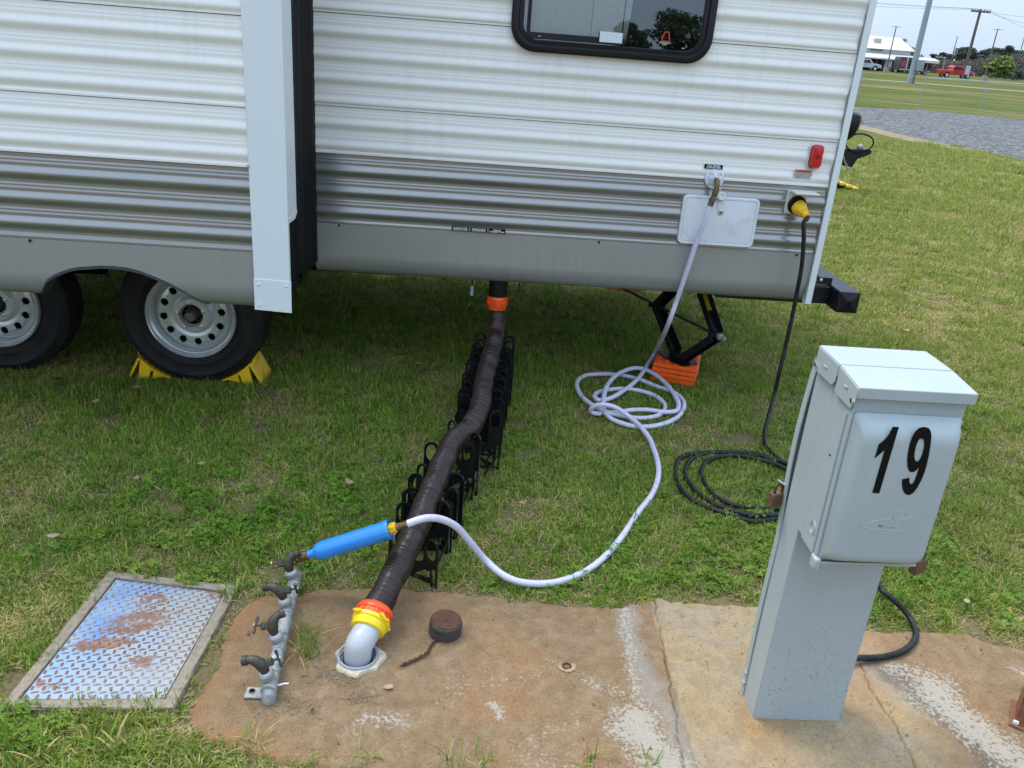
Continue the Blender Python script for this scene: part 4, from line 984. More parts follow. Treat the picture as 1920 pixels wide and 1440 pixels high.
for j in range(nv):
    for i in range(nu+1):
        u = (i+.5*((j//1) % 2)*1.0+.25)/(nu+.5); v = (j+.5)/nv
        if not (.015 < u < .985): continue
        p = bil(u, v); ang = math.radians(52) if j % 2 == 0 else math.radians(-38+90+75)
        ang = math.radians(100) if j % 2 == 0 else math.radians(18)
        L, W_ = (.0100, .0048) if j % 2 == 0 else (.0135, .0036)
        cx, cy_ = p.x, p.y; ca, sa = math.cos(ang), math.sin(ang); k0 = len(mb.v)
        for (f_, zz) in ((1, .0118), (.55, .0142)):
            for (a_, b_) in ((-1, 0), (-.55, .9), (.55, .9), (1, 0), (.55, -.9), (-.55, -.9)):
                X_ = a_*L*f_; Y_ = b_*W_*f_; mb.v.append((cx+X_*ca-Y_*sa, cy_+X_*sa+Y_*ca, zz))
        for k in range(6): mb.f.append((k0+k, k0+(k+1) % 6, k0+6+(k+1) % 6, k0+6+k))
        mb.f.append(tuple(range(k0+6, k0+12)))
lg = obj('tread_lugs', mb, LUG, pl_, smooth=50); lg['kind'] = 'stuff'

# ================================================================== sewer pipe opening, ring, cap with chain
SI = Vector((-.266, 1.905, 0))
si = thing('sewer_inlet', 'grey pipe collar ringed with chipped pale mortar in the clay-stained pad', 'sewer inlet', (SI.x, SI.y, 0))
mb = MB(); N = 60; r_ = random.Random(4)
ro = [.070+.006*math.sin(3*2*PI*k/N+1)+.004*math.sin(7*2*PI*k/N)+r_.uniform(-.002, .002) for k in range(N)]
for (f_, z) in ((1.0, -.01), (1.0, .018), (.94, .023), (.8, .022)):
    for k in range(N):
        a = 2*PI*k/N; rr = ro[k]*f_ if f_ > .85 else .054; mb.v.append((SI.x+rr*math.cos(a)+.004, SI.y+rr*math.sin(a)-.004, z+(r_.uniform(-.001, .001))))
for s_ in range(3):
    for k in range(N): mb.f.append((s_*N+k, s_*N+(k+1) % N, s_*N+N+(k+1) % N, s_*N+N+k))
obj('mortar_ring', mb, mat('pale_mortar', (.60, .52, .38), .9, noise=(90, .5, (.42, .34, .23)), bump=(200, .5)), si, smooth=40)
obj('pipe_collar', MB().lathe([(.060, -.02), (.060, .026), (.0585, .028), (.053, .028), (.052, .020), (.048, .014), (.047, -.02)], SI, (0, 0, 1), 48, close=True), GREYPVC, si, smooth=40)

sc = thing('pipe_cap', 'rusty topped threaded pipe cap lying on the pad', 'pipe cap', (-.022, 2.035, 0))
o_ = Vector((-.022, 2.035, .013)); th = [(.046, 0), (.050, .003)]
for k in range(4): th += [(.050, .006+.0085*k), (.0465, .009+.0085*k), (.050, .0125+.0085*k)]
th += [(.048, .044), (.045, .047)]
ax = Vector((.06, -.05, 1)).normalized()
obj('threaded_body', MB().lathe(th, o_, ax, 48), mat('dirty_black_rubber', (.028, .026, .022), .75, noise=(50, .6, (.09, .06, .04)), bump=(120, .4)), sc, smooth=25)
obj('rusty_top', MB().lathe([(.044, .046), (.043, .0495), (.036, .051), (.030, .049), (.012, .050), (.010, .053), (.004, .054), (.0005, .055)], o_, ax, 40), RUST, sc, smooth=40)
ch = thing('chain', 'short rusty brown chain lying beside the pipe cap', 'chain', (-.09, 1.95, 0))
cp_ = resample(catmull([(-.045, 1.995, .016), (-.058, 1.97, .017), (-.066, 1.945, .017), (-.068, 1.932, .019), (-.076, 1.925, .019), (-.10, 1.905, .017), (-.12, 1.892, .017), (-.14, 1.878, .017)], .002), .0085)
for i in range(len(cp_)-1):
    a, b = cp_[i], cp_[i+1]; d = (b-a).normalized(); u = d.cross(Vector((0, 0, 1))).normalized(); w_ = u.cross(d)
    tl = .9 if i % 2 == 0 else -.7; s_ax = (u*math.cos(tl)+w_*math.sin(tl)); c_ = (a+b)/2; P_ = []
    for k in range(12):
        an = 2*PI*k/12; P_.append(c_+d*(.0072*math.cos(an))+s_ax*(.0042*math.sin(an)))
    obj('link', MB().tube(P_, .0017, 5, closed=True), RUST, ch, smooth=50)

ph = thing('bolt_socket', 'small round bolt socket ringed by loose stones, sunk in the pad', 'bolt socket', (.338, 1.903, 0))
obj('socket_ring', MB().lathe([(.013, .008), (.013, .016), (.010, .017), (.0085, .012), (.0085, .010), (.003, .012), (.0005, .012)], (.338, 1.903, 0), (0, 0, 1), 20), mat('dull_socket', (.06, .048, .032), .7, metal=.3), ph)
r_ = random.Random(8)
def stone_mesh(c_, R, r_):
    b2 = bmesh.new(); bmesh.ops.create_icosphere(b2, subdivisions=1, radius=R)
    for v_ in b2.verts: v_.co = Vector((v_.co.x*r_.uniform(.7, 1.3), v_.co.y*r_.uniform(.7, 1.3), v_.co.z*r_.uniform(.3, .6)))+Vector(c_)
    me_ = bpy.data.meshes.new('stone'); b2.to_mesh(me_); b2.free(); return me_
STN = mat('clay_stone', (.42, .28, .16), .9, noise=(60, .6, (.40, .22, .10)))
for k in range(9):
    a = -2.9+k*.42; obj('stone', stone_mesh((.338+.021*math.cos(a), 1.903+.019*math.sin(a), .014), .007, r_), STN, ph)

# ================================================================== sewer hose with fittings
sh_ = thing('sewer_hose', 'brown corrugated sewer hose running from under the trailer to the pad opening', 'sewer hose', (-.1, 2.9, 0))
SP = [(.133, 3.95, .52), (.134, 3.945, .46), (.136, 3.925, .40), (.133, 3.86, .355), (.121, 3.723, .325), (.094, 3.518, .30), (.074, 3.30, .283), (.064, 3.138, .27), (.030, 2.98, .253), (-.038, 2.858, .24), (-.068, 2.73, .222), (-.087, 2.611, .21), (-.110, 2.50, .195), (-.126, 2.403, .18), (-.152, 2.29, .160), (-.177, 2.19, .142), (-.197, 2.12, .122), (-.215, 2.06, .108), (-.229, 2.015, .100)]
cl = catmull(SP, .01); cl = resample(cl, .0021)
rad = []; ph_ = 0; r_ = random.Random(3); wobn = 0
for i in range(len(cl)):
    f = i/len(cl); per = .0078 + .0018*math.sin(f*21)+.0010*math.sin(f*57)+.0012*math.sin(f*131)
    ph_ += .0021/per; s_ = ph_ % 1
    prof = math.sqrt(max(0, 1-(2*s_-1)**2))
    rad.append(.0392+(.0034+.0010*math.sin(f*77+1))*prof+.0010*math.sin(f*90))
# slight stretch where it bends
cl2 = [p+Vector((.0012*math.sin(i*.11), .0012*math.sin(i*.083+1), .0012*math.sin(i*.067))) for i, p in enumerate(cl)]
obj('hose_body', MB().tube(cl2, rad, 30), BROWNH, sh_, smooth=60)
# top bayonet
obj('upper_bayonet', MB().lathe([(.044, -.035), (.047, -.03), (.047, -.012), (.052, -.010), (.052, .022), (.048, .026), (.045, .034)], (.133, 3.947, .475), (0, .02, 1), 32), ORG_, sh_, smooth=35)
for k in range(4):
    a = k*PI/2+.5; obj('bayonet_lug', MB().box((.050, -.008, -.006), (.058, .008, .010), Matrix.Translation((.133, 3.947, .478)) @ Matrix.Rotation(a, 4, 'Z')), ORG_, sh_, bevel=.002)
# lower: orange bayonet, yellow ring, milky elbow
e1 = Vector(SP[-1]); dn = (Vector(SP[-1])-Vector(SP[-3])).normalized(); dn = (dn+Vector((-.02, -.15, -.28))).normalized()
ob = obj('lower_bayonet', MB().lathe([(.043, -.008), (.050, -.004), (.0545, .002), (.056, .012), (.056, .016), (.052, .018), (.052, .034), (.054, .036)], e1, dn, 40), ORG_, sh_, smooth=35)
for k in range(14):
    a = 2*PI*k/14; u = dn.orthogonal().normalized(); v_ = dn.cross(u); c_ = e1+dn*.024+(u*math.cos(a)+v_*math.sin(a))*.0535
    obj('grip_rib', MB().bar(c_-dn*.006, c_+dn*.008, .003, .003), ORG_, ob)
yc = obj('yellow_collar', MB().lathe([(.051, .030), (.057, .034), (.057, .044), (.0535, .047), (.052, .062), (.050, .068), (.046, .070)], e1, dn, 40), YELB, sh_, smooth=35)
u = dn.cross(Vector((0, 0, 1))).normalized(); v_ = dn.cross(u)
for k in range(4):
    a = k*PI/2-.9; c_ = e1+dn*.040+(u*math.cos(a)+v_*math.sin(a))*.058
    P_ = []
    for j in range(6):
        aa = a+(j-2.5)*.11; P_.append(e1+dn*(.036+.004*math.sin(j))+(u*math.cos(aa)+v_*math.sin(aa))*.060)
    obj('collar_ear', MB().tube(P_, .0052, 8), YELB, yc)
e2 = e1+dn*.062; low_ = Vector((SI.x, SI.y, .000))
P_ = []
c0_, c1_, c2_, c3_ = e2-dn*.01, e2+dn*.055, low_+Vector((0, 0, .085)), low_+Vector((0, 0, .012))
for i in range(25):
    t_ = i/24; P_.append(c0_*(1-t_)**3+c1_*3*t_*(1-t_)**2+c2_*3*t_*t_*(1-t_)+c3_*t_**3)
obj('clear_elbow', MB().tube(P_, [.0405]*4+[.0405-.0008*min(1, max(0, (i-4)/15)) for i in range(21)], 40), ELBOW, sh_, smooth=60)
obj('elbow_gasket', MB().lathe([(.040, .010), (.0435, .011), (.0435, .0145), (.0405, .016)], low_, (0, 0, 1), 40), LETB, sh_)
obj('elbow_seal', MB().lathe([(.0455, .004), (.0475, .006), (.0475, .011), (.040, .012)], low_+Vector((0, 0, .0)), (0, 0, 1), 40), GREYPVC, sh_)

# ================================================================== accordion hose support
hs = thing('hose_support', 'black folding plastic cradle holding up the brown sewer hose over the grass', 'hose support', (-.0, 3.0, 0))
def support_mesh(H, seed):
    """one link: two slotted legs with rounded ears, a low cradle and cross braces; local x across, z up; thickness in y"""
    cu = bpy.data.curves.new('c', 'CURVE'); cu.dimensions = '2D'; cu.fill_mode = 'BOTH'; cu.extrude = .0028
    def loop(P):
        s_ = cu.splines.new('POLY'); s_.points.add(len(P)-1)
        for i, p in enumerate(P): s_.points[i].co = (p[0], p[1], 0, 1)
        s_.use_cyclic_u = True
    xo, xi = .098, .044; zc_ = H*.42
    def ear(sgn):
        P = []
        for k in range(13): a = PI*k/12; P.append((sgn*(.071+.027*math.cos(a)), H-.027+.027*math.sin(a)))
        return P
    R_ = ear(1)   # from outer to inner
    out_ = [(xo, .0)] + R_ + [(xi, zc_+.035)]
    for k in range(1, 8): a = PI*k/8; out_.append((xi*math.cos(a), zc_+.030-.030*math.sin(a)))
    L_ = [(-x, z) for x, z in R_[::-1]]
    out_ += [(-xi, zc_+.035)] + L_ + [(-xo, .0), (-xo+.022, .0), (-xo+.030, .012), (xo-.030, .012), (xo-.022, .0)]
    loop(out_)
    for sg in (1, -1):
        loop([(sg*(.071+.0195*math.cos(2*PI*k/14)), H-.044+.036*math.sin(2*PI*k/14)) for k in range(14)])
        loop([(sg*x, z) for x, z in ((.091, .016), (.091, zc_-.004), (.077, zc_-.004), (.077, .016))])
        loop([(sg*x, z) for x, z in ((.070, .034), (.070, zc_-.016), (.050, zc_-.016), (.012, zc_-.044), (.010, zc_-.052))])
        loop([(sg*x, z) for x, z in ((.052, .022), (.006, .022), (.006, zc_-.062), (.010, zc_-.062))])
    co = bpy.data.objects.new('c', cu); C.objects.link(co); bpy.context.view_layer.update(); me_ = bpy.data.meshes.new_from_object(co)
    bpy.data.objects.remove(co); bpy.data.curves.remove(cu)
    me_.transform(Matrix(((1, 0, 0, 0), (0, 0, -1, 0), (0, 1, 0, 0), (0, 0, 0, 1))))
    return me_
BLKS = mat('black_support_plastic', (.0055, .006, .0075), .3, bump=(80, .1), spec=.4)
seg_d = [0]
for i in range(1, len(cl)): seg_d.append(seg_d[-1]+(cl[i]-cl[i-1]).length)
def at_s(s_):
    i = min(range(0, len(seg_d), 8), key=lambda k: abs(seg_d[k]-s_)); j = min(len(cl)-1, i+8); return cl[i], (cl[j]-cl[max(0, i-8)]).normalized()
s_list = []
y_list = [3.80, 3.745, 3.70, 3.65, 3.60, 3.555, 3.505, 3.46, 3.41, 3.365, 3.315, 3.26, 3.20, 3.08, 2.94, 2.83, 2.66, 2.625, 2.585, 2.54, 2.50, 2.46, 2.31]
cache = {}
for k, yv in enumerate(y_list):
    i = min(range(len(cl)), key=lambda q_: abs(cl[q_].y-yv)); p = cl[i]; d = (cl[min(len(cl)-1, i+6)]-cl[max(0, i-6)]); yaw = math.atan2(d.y, d.x)+PI/2
    H = round(p.z+.018, 2)
    if H not in cache: cache[H] = support_mesh(H, k); cache[H].materials.append(BLKS)
    o_ = bpy.data.objects.new('support_link', cache[H]); C.objects.link(o_); o_.parent = hs
    zig = (.30 if k % 2 else -.30)*(1 if k > 12 else .45)
    o_.location = Vector((p.x+.006*math.sin(k*2.1), p.y, 0))-hs.location; o_.rotation_euler = (0, 0, yaw+zig)
    bv = o_.modifiers.new('bevel', 'BEVEL'); bv.width = .0012; bv.segments = 1; bv.limit_method = 'ANGLE'
for k in range(len(y_list)-1):   # side hinges that join the links
    a = y_list[k]; b = y_list[k+1]
    pa = min(cl, key=lambda q_: abs(q_.y-a)); pb = min(cl, key=lambda q_: abs(q_.y-b)); s_ = 1 if k % 2 else -1
    if abs(a-b) > .08: obj('hinge_bar', MB().bar((pa.x+s_*.085, pa.y, .06), (pb.x+s_*.085, pb.y, .06), .006, .012).bar((pa.x-s_*.05, pa.y, .03), (pb.x-s_*.05, pb.y, .03), .006, .010), BLKS, hs)

# ================================================================== faucet manifold
mf = thing('faucet_manifold', 'galvanised pipe manifold with four bronze faucets lying on the pad', 'faucet manifold', (-.48, 1.98, 0))
A0 = Vector((-.478, 1.755, .047)); A1 = Vector((-.505, 2.235, .070)); ad = (A1-A0).normalized()
tees = [0.005, .150, .300, .430]
obj('pipe', MB().tube([A0+ad*.0, A0+ad*.42], .0175, 20), GALV, mf)
def faucet(pos, up, spout, hdir, hrot, mfp, wing):
    """pos: top of the tee socket; up: stem axis; spout, hdir: unit directions"""
    up = Vector(up).normalized(); spout = Vector(spout).normalized(); hd = Vector(hdir).normalized()
    P_ = [pos-up*.005, pos+up*.013, pos+up*.026+spout*.002, pos+up*.038+spout*.010, pos+up*.044+spout*.023, pos+up*.042+spout*(.036 if wing else .028)]
    P_ = catmull(P_, .004); n_ = len(P_)
    fb_ = obj('faucet', MB().tube(P_, [float(np.interp(i/n_, [0, .12, .38, .6, .8, 1], [.0125, .0125, .0165, .0145, .0115, .0110])) for i in range(n_)], 16), FAUCET, mfp, smooth=60)
    e_ = P_[-1]; dd = (P_[-1]-P_[-3]).normalized()
    obj('spout_lip', MB().lathe([(.0105, -.004), (.0135, -.002), (.0135, .010), (.0115, .011), (.0095, .008), (.009, 0), (.001, 0)], e_, dd, 18), FAUCET, fb_, smooth=35)
    obj('packing_nut', MB().lathe([(.010, 0), (.010, .018), (.012, .018), (.012, .028), (.007, .030), (.005, .032)], pos+up*.026, hd, 6), FAUCET, fb_, smooth=20)
    he = pos+up*.026+hd*.045; ob2 = obj('stem', MB().tube([pos+up*.026, he], .0038, 8), FAUCET, fb_)
    v1 = hd.orthogonal().normalized(); v1 = Matrix.Rotation(hrot, 3, hd) @ v1
    if wing:
        P2 = [he-v1*.024, he-v1*.016, he-v1*.006, he, he+v1*.006, he+v1*.016, he+v1*.024]
        obj('tee_handle', MB().tube(P2, [.0045, .0052, .003, .0055, .003, .0052, .0045], 8), FAUCET, fb_)
    obj('stem_screw', MB().lathe([(.0035, 0), (.003, .003)], he+hd*.003, hd, 8), STEEL, fb_)
UPV = Vector((-.30, -.05, 1)).normalized()
specs = [((-1, 0, -.05), (1, .25, .35), .4, True), ((.55, .35, .35), (-1, .05, .05), .3, True), ((-1, .1, -.05), (1, .2, .15), 1.2, True), ((.62, .45, .35), (-1, -.1, .1), .5, False)]
for tpos, (spd, hd, hr, wg) in zip(tees, specs):
    c_ = A0+ad*tpos
    tee = obj('tee', MB().tube([c_-ad*.030, c_-ad*.027, c_-ad*.0265, c_+ad*.0265, c_+ad*.027, c_+ad*.030], [.0195, .0215, .0190, .0190, .0215, .0195], 22), GALV, mf, smooth=35)
    obj('tee_socket', MB().lathe([(.017, -.01), (.0175, .022), (.0210, .025), (.0220, .030), (.0215, .036), (.0190, .038), (.0155, .035), (.0155, .028)], c_, UPV, 24), GALV, tee, smooth=35)
    obj('thread_tape', MB().lathe([(.0160, .030), (.0168, .037), (.0155, .041), (.013, .042)], c_, UPV, 16), mat('thread_tape', (.6, .58, .52), .8) if 'thread_tape' not in bpy.data.materials else bpy.data.materials['thread_tape'], tee)
    faucet(c_+UPV*.040, UPV, spd, hd, hr, mf, wg)
for tp in (.075, .225, .365): obj('coupling', MB().tube([A0+ad*(tp-.02), A0+ad*(tp-.018), A0+ad*(tp+.018), A0+ad*(tp+.02)], [.0175, .0195, .0195, .0175], 20), GALV, mf, smooth=35)
obj('mount_bracket', MB().box((-.545, 1.735, .012), (-.475, 1.775, .019)), GALV, mf, bevel=.003)
obj('bracket_hole', MB().lathe([(.009, 0), (.009, .002), (.006, .0025), (.0055, -.001), (.0005, -.001)], (-.528, 1.757, .019), (0, 0, 1), 16), FAUCET, mf)
obj('end_elbow', MB().tube([A0+ad*.01, A0-ad*.01+Vector((0, 0, -.004)), A0-ad*.022+Vector((0, 0, -.014)), A0-ad*.024+Vector((0, 0, -.034))], [.019, .0205, .0205, .019], 20), GALV, mf, smooth=60)
for x_ in (0, .008): obj('clamp_bolt', MB().tube([A0+Vector((.020+x_, -.004+x_*.5, .000)), A0+Vector((.042+x_, .0, .004))], .004, 8), STEEL, mf)

# ================================================================== water filter and its brass fittings
wf = thing('water_filter', 'blue cylindrical inline water filter hung off the manifold, crossing above the sewer hose', 'water filter', (-.33, 2.2, 0))
FA = Vector((-.455, 2.205, .155)); FB = Vector((-.205, 2.185, .272)); fd = (FB-FA).normalized(); FLn = (FB-FA).length
obj('filter_body', MB().lathe([(.0135, -.006), (.0135, .010), (.016, .012), (.016, .016), (.021, .020), (.0265, .028), (.0290, .040), (.0295, .055), (.0295, FLn-.018), (.0310, FLn-.016), (.0310, FLn-.004), (.0298, FLn), (.0285, FLn-.002), (.0275, FLn-.010), (.012, FLn-.010)], FA, fd, 44), BLUE, wf, smooth=35)
ye = obj('hose_nut', MB().lathe([(.0145, -.008), (.0155, -.004), (.0155, .018), (.0125, .020)], FA+fd*FLn, fd, 24), YEL, wf, smooth=35)
u = fd.orthogonal().normalized(); v_ = fd.cross(u)
for k in range(8):
    a = 2*PI*k/8; c_ = FA+fd*FLn+(u*math.cos(a)+v_*math.sin(a))*.0155; obj('grip_rib', MB().bar(c_-fd*.002, c_+fd*.016, .0045, .0045, up=(u*math.cos(a)+v_*math.sin(a))), YEL, ye, bevel=.001)
obj('brass_coupling', MB().lathe([(.012, -.050), (.0165, -.049), (.0165, -.042), (.0155, -.040), (.0155, -.034), (.0165, -.032), (.0165, -.020), (.0145, -.018), (.0145, -.006), (.012, -.004)], FA, fd, 24), BRASS, wf, smooth=30)

# ================================================================== drinking water hose
wh = thing('water_hose', 'lavender-white drinking water hose looped loosely on the grass in front of the trailer', 'water hose', (.6, 3.2, 0))
HE = FB+fd*.022
nut_end = HE+fd*.030
pts = []
for (px, py, Y) in ((1333, 382, 3.765), (1322, 412, 3.765), (1308, 448, 3.78), (1290, 502, 3.80), (1270, 560, 3.84), (1250, 615, 3.90)): pts.append(Yp(px, py, Y))
# falls to the lawn behind the coil
for (px, py, z) in ((1228.6, 660, .10), (1211.7, 688, .055), (1195, 712, .035), (1174, 730, .03), (1148, 746, .035), (1124.5, 750.7, .05), (1115, 744, .04), (1122, 737, .03), (1140, 733, .02), (1167, 731, .018), (1198, 734.5, .016), (1227, 744, .015), (1244, 758, .015), (1246, 768, .013), (1237, 779.5, .013), (1219, 785, .013), (1196, 786.6, .013), (1169.5, 782, .02), (1141, 774, .035), (1112, 761, .04), (1091, 746, .018), (1081.6, 727.5, .014), (1084, 715, .014), (1099, 706, .014), (1123, 703.6, .014), (1148, 704, .014), (1176.6, 708, .014), (1204.7, 716, .016), (1233, 727.5, .014), (1261, 736.7, .016), (1278, 750, .016), (1282, 764, .014), (1273.6, 781, .014), (1250, 795, .014), (1219, 802, .014), (1190.6, 802, .014), (1166.7, 796.4, .014), (1147, 788, .016), (1134, 774, .030), (1131.6, 758.5, .055), (1133, 738.8, .06), (1141, 719, .05), (1159.7, 700.8, .05), (1185, 691, .055), (1207.5, 692, .050), (1231.4, 705, .045), (1254, 726, .040), (1269.4, 750, .040), (1272, 764, .032), (1265, 772.5, .028), (1244, 774, .028), (1216, 770.4, .024), (1185, 771, .016), (1157, 775.3, .016), (1134.4, 776.7, .016), (1120, 778, .016), (1109, 774, .022), (1107.7, 767, .045), (1117.5, 760, .07), (1134.4, 759, .08), (1154, 764, .072), (1173.8, 776.7, .055), (1190.6, 790.8, .040), (1206, 807.7, .030), (1217.4, 824.6, .018), (1223, 838.6, .013),
        (1232, 866, .013), (1234, 895, .013), (1222, 930, .013), (1195, 965, .013), (1165, 1010, .013), (1130, 1050, .013), (1090, 1078, .013), (1040, 1095, .014), (990, 1096, .020), (950, 1083, .04)):
    pts.append(G(px, py, z))
pend = nut_end
for (px, py, Y) in ((910, 1050, 2.33), (880, 1015, 2.30), (855, 987, 2.27), (825, 973, 2.235), (795, 972, 2.20)): pts.append(Yp(px, py, Y))
pts.append(HE+fd*.028)
hl = resample(catmull(pts, .008), .010)
hl = [Vector((p.x, p.y, max(p.z, .011)+.009*max(0, 1-p.z/.05))) for p in hl]
obj('hose_tube', MB().tube(hl, .0118, 14), HOSEW, wh, smooth=60)
obj('brass_end', MB().lathe([(.009, -.008), (.0125, -.006), (.0125, .010), (.0112, .011), (.0118, .013), (.0112, .015), (.0118, .017), (.0112, .019), (.0122, .021), (.0122, .034), (.010, .036)], HE, fd, 20), BRASS, wh, smooth=30)
b0 = pts[0]; dh = (pts[0]-pts[1]).normalized()
obj('brass_end', MB().lathe([(.010, -.012), (.0130, -.010), (.0130, .006), (.0145, .008), (.0145, .026), (.012, .028), (.0105, .030), (.0105, .040), (.0135, .042), (.0135, .056), (.011, .058)], b0, dh, 20), BRASS, wh, smooth=30)
ee = b0+dh*.052; wl = Vector((1.081, MY-.036, 1.158))
obj('brass_elbow', MB().tube(catmull([ee, ee+dh*.018, wl+Vector((0, -.030, -.004)), wl], .004), .0115, 14), BRASS, wh, smooth=60)

# ================================================================== power cord
pc = thing('power_cable', 'thick black power cord with yellow plug, coiled on the grass behind the pedestal', 'power cord', (1.5, 3.2, 0))
PLO = Vector((1.478, MY-.024, 1.070)); pd = Vector((.36, -.78, -.42)).normalized()
obj('plug_ring', MB().lathe([(.040, -.004), (.043, 0), (.043, .012), (.040, .016), (.030, .016)], PLO, (.12, -1, -.1), 32), BLACKR, pc, smooth=35)
plg = obj('plug', MB().lathe([(.034, .010), (.0345, .030), (.031, .038), (.027, .050), (.0235, .056), (.0235, .062), (.019, .064), (.0165, .070), (.0165, .086), (.011, .088)], PLO, pd, 32), YEL, pc, smooth=30)
for k in range(10):
    a = 2*PI*k/10; u = pd.orthogonal().normalized(); v_ = pd.cross(u); c_ = PLO+(u*math.cos(a)+v_*math.sin(a))*.0325
    obj('grip_rib', MB().bar(c_+pd*.014, c_+pd*.032-(u*math.cos(a)+v_*math.sin(a))*.001, .004, .004, up=(u*math.cos(a)+v_*math.sin(a))), YEL, plg, bevel=.001)
ce = PLO+pd*.086
pts = [ce-pd*.004, ce+pd*.012+Vector((0, 0, -.004))]
for (px, py, Y) in ((1507, 415, 3.735), (1507, 450, 3.73), (1503, 500, 3.73), (1493, 555, 3.73), (1482, 610, 3.72), (1473, 650, 3.71), (1461, 700, 3.68)): pts.append(Yp(px, py, Y))
for (px, py, z) in ((1451, 743.5, .165), (1440, 785, .095), (1434, 812, .05), (1435, 837, .018), (1451, 856, .012), (1473, 871.7, .010), (1510, 885, .010), (1545, 905, .01), (1558, 935, .01), (1530, 962, .01), (1490, 972, .01), (1462, 974, .01), (1412, 981, .01), (1365, 968, .01), (1314, 949, .012), (1284, 929, .012), (1268, 903, .012), (1266, 880, .012), (1275, 861, .010), (1305, 853, .008), (1345, 851, .012),
                    (1390, 851, .014), (1440, 860, .018), (1490, 878, .022), (1538, 905, .02), (1552, 935, .02), (1520, 954, .018), (1448, 957, .012), (1400, 955, .012), (1366, 946, .012), (1336, 929, .012), (1319, 905, .012), (1314, 886, .014), (1324, 868, .016), (1347, 859, .018), (1372, 856, .02), (1401, 859, .02), (1440, 868, .022), (1473, 881, .026), (1520, 905, .03), (1535, 940, .03), (1500, 962, .026), (1445, 968, .024), (1395, 966, .020), (1350, 952, .014), (1312, 930, .014), (1290, 905, .014), (1284, 885, .010), (1295, 866, .006),
                    (1325, 853, .008), (1370, 850, .012), (1420, 854, .014), (1475, 872, .02), (1530, 898, .03), (1590, 950, .04), (1630, 1040, .06), (1650, 1100, .075), (1668, 1118, .07), (1690, 1138, .05), (1707, 1160, .03), (1717, 1185, .022), (1713, 1203, .022), (1694, 1220, .022), (1660, 1231, .022), (1612, 1234, .03), (1570, 1232, .04)):
    pts.append(G(px, py, z))
cl_ = resample(catmull(pts, .008), .012); cl_ = [Vector((p.x, p.y, max(p.z, .009)+.010*max(0, 1-p.z/.05)*(1 if p.y > 2.3 else 0))) for p in cl_]
obj('cord_body', MB().tube(cl_, .0098, 12), CORD, pc, smooth=60)

# ================================================================== power pedestal
pe = thing('power_pedestal', 'pale grey-green metal power pedestal with black number 19, standing on the pad', 'power pedestal', (.96, 1.77, 0))
PX0, PX1 = .8375, 1.0815; YF, YB = 1.7285, 1.835
obj('post', MB().box((PX0, YF, .008), (PX1, YB-.012, 1.045)), PED, pe, bevel=.0025)
# loose rear door: leans away from the post in the middle
mb = MB(); N = 24
def gap(z): return .002+.016*max(0, math.sin(PI*min(1, max(0, (z-.55)/.50))))+.004*max(0, math.sin(PI*(z-.02)/.5) if z < .5 else 0)
for i in range(N+1):
    z = .012+(1.02)*i/N; g_ = gap(z)
    for (x, y) in ((PX0-.003-g_*.25, YB-.022+g_), (PX0-.003-g_*.25, YB+g_), (PX1+.003, YB+g_), (PX1+.003, YB-.022+g_), (PX1, YB-.022+g_), (PX1, YB-.004+g_), (PX0-g_*.25, YB-.004+g_), (PX0-g_*.25, YB-.022+g_)): mb.v.append((x, y, z))
for i in range(N):
    for k in range(8): mb.f.append((i*8+k, i*8+(k+1) % 8, i*8+8+(k+1) % 8, i*8+8+k))
obj('rear_door', mb, PED, pe, smooth=30)
obj('dark_gap_sheet', MB().box((PX0+.004, YB-.0118, .03), (PX1-.004, YB-.008, 1.03)), DARK, pe)  # dark sheet set in the gap behind the rear door
# meter box in front
BZ0, BZ1, BY = .612, 1.035, 1.603
obj('box_shell', MB().poly([(PX0-.002, 1.702, BZ0+.004), (PX0-.002, BY+.012, BZ0+.004), (PX0-.002, BY+.004, BZ0+.02), (PX0-.002, BY+.004, BZ1), (PX0-.002, 1.702, BZ1)], (PX1-PX0+.004, 0, 0)), PED, pe, bevel=.002)
obj('box_back', MB().box((PX0-.0005, 1.7035, BZ0+.01), (PX1+.0005, YF-.0005, BZ1)), PED, pe)
# raised cover: rounded, tapered block with a sloped top
def cover():
    mb = MB(); secs = [(PX0+.0015, PX1-.0015, .622, .998, .010, BY+.0035), (PX0+.0015, PX1-.0015, .622, .998, .012, BY-.004), (PX0+.006, PX1-.006, .628, .992, .016, BY-.010), (PX0+.010, PX1-.010, .634, .985, .020, BY-.024), (PX0+.016, PX1-.016, .641, .972, .024, BY-.036), (PX0+.024, PX1-.024, .650, .958, .022, BY-.042), (PX0+.034, PX1-.034, .660, .945, .018, BY-.0435)]
    for (x0, x1, z0, z1, r, y) in secs:
        for x, z in rrect(x0, x1, z0, z1, r, 6): mb.v.append((x, y, z))
    n = 28
    for s_ in range(len(secs)-1):
        for k in range(n): mb.f.append((s_*n+k, s_*n+(k+1) % n, (s_+1)*n+(k+1) % n, (s_+1)*n+k))
    mb.f.append(tuple(range((len(secs)-1)*n, len(secs)*n))); return mb
cv = obj('meter_cover', cover(), PED, pe, smooth=40)
YC = BY-.0435
obj('side_rib', MB().tube([(PX0-.003, BY+.022, .63), (PX0-.003, BY+.022, .985)], .0045, 10), PED, pe)
obj('side_rib', MB().tube([(PX0-.002, BY+.002, .615), (PX0-.002, BY+.002, .995)], .004, 10), PED, pe)
obj('bottom_lip', MB().poly([(PX0-.004, BY-.012, .612), (PX0-.004, BY+.012, .604), (PX0+.09, BY+.012, .598), (PX1-.03, BY+.012, .600), (PX1-.004, BY-.004, .612)], (0, 0, .008)), PED, pe, bevel=.002)
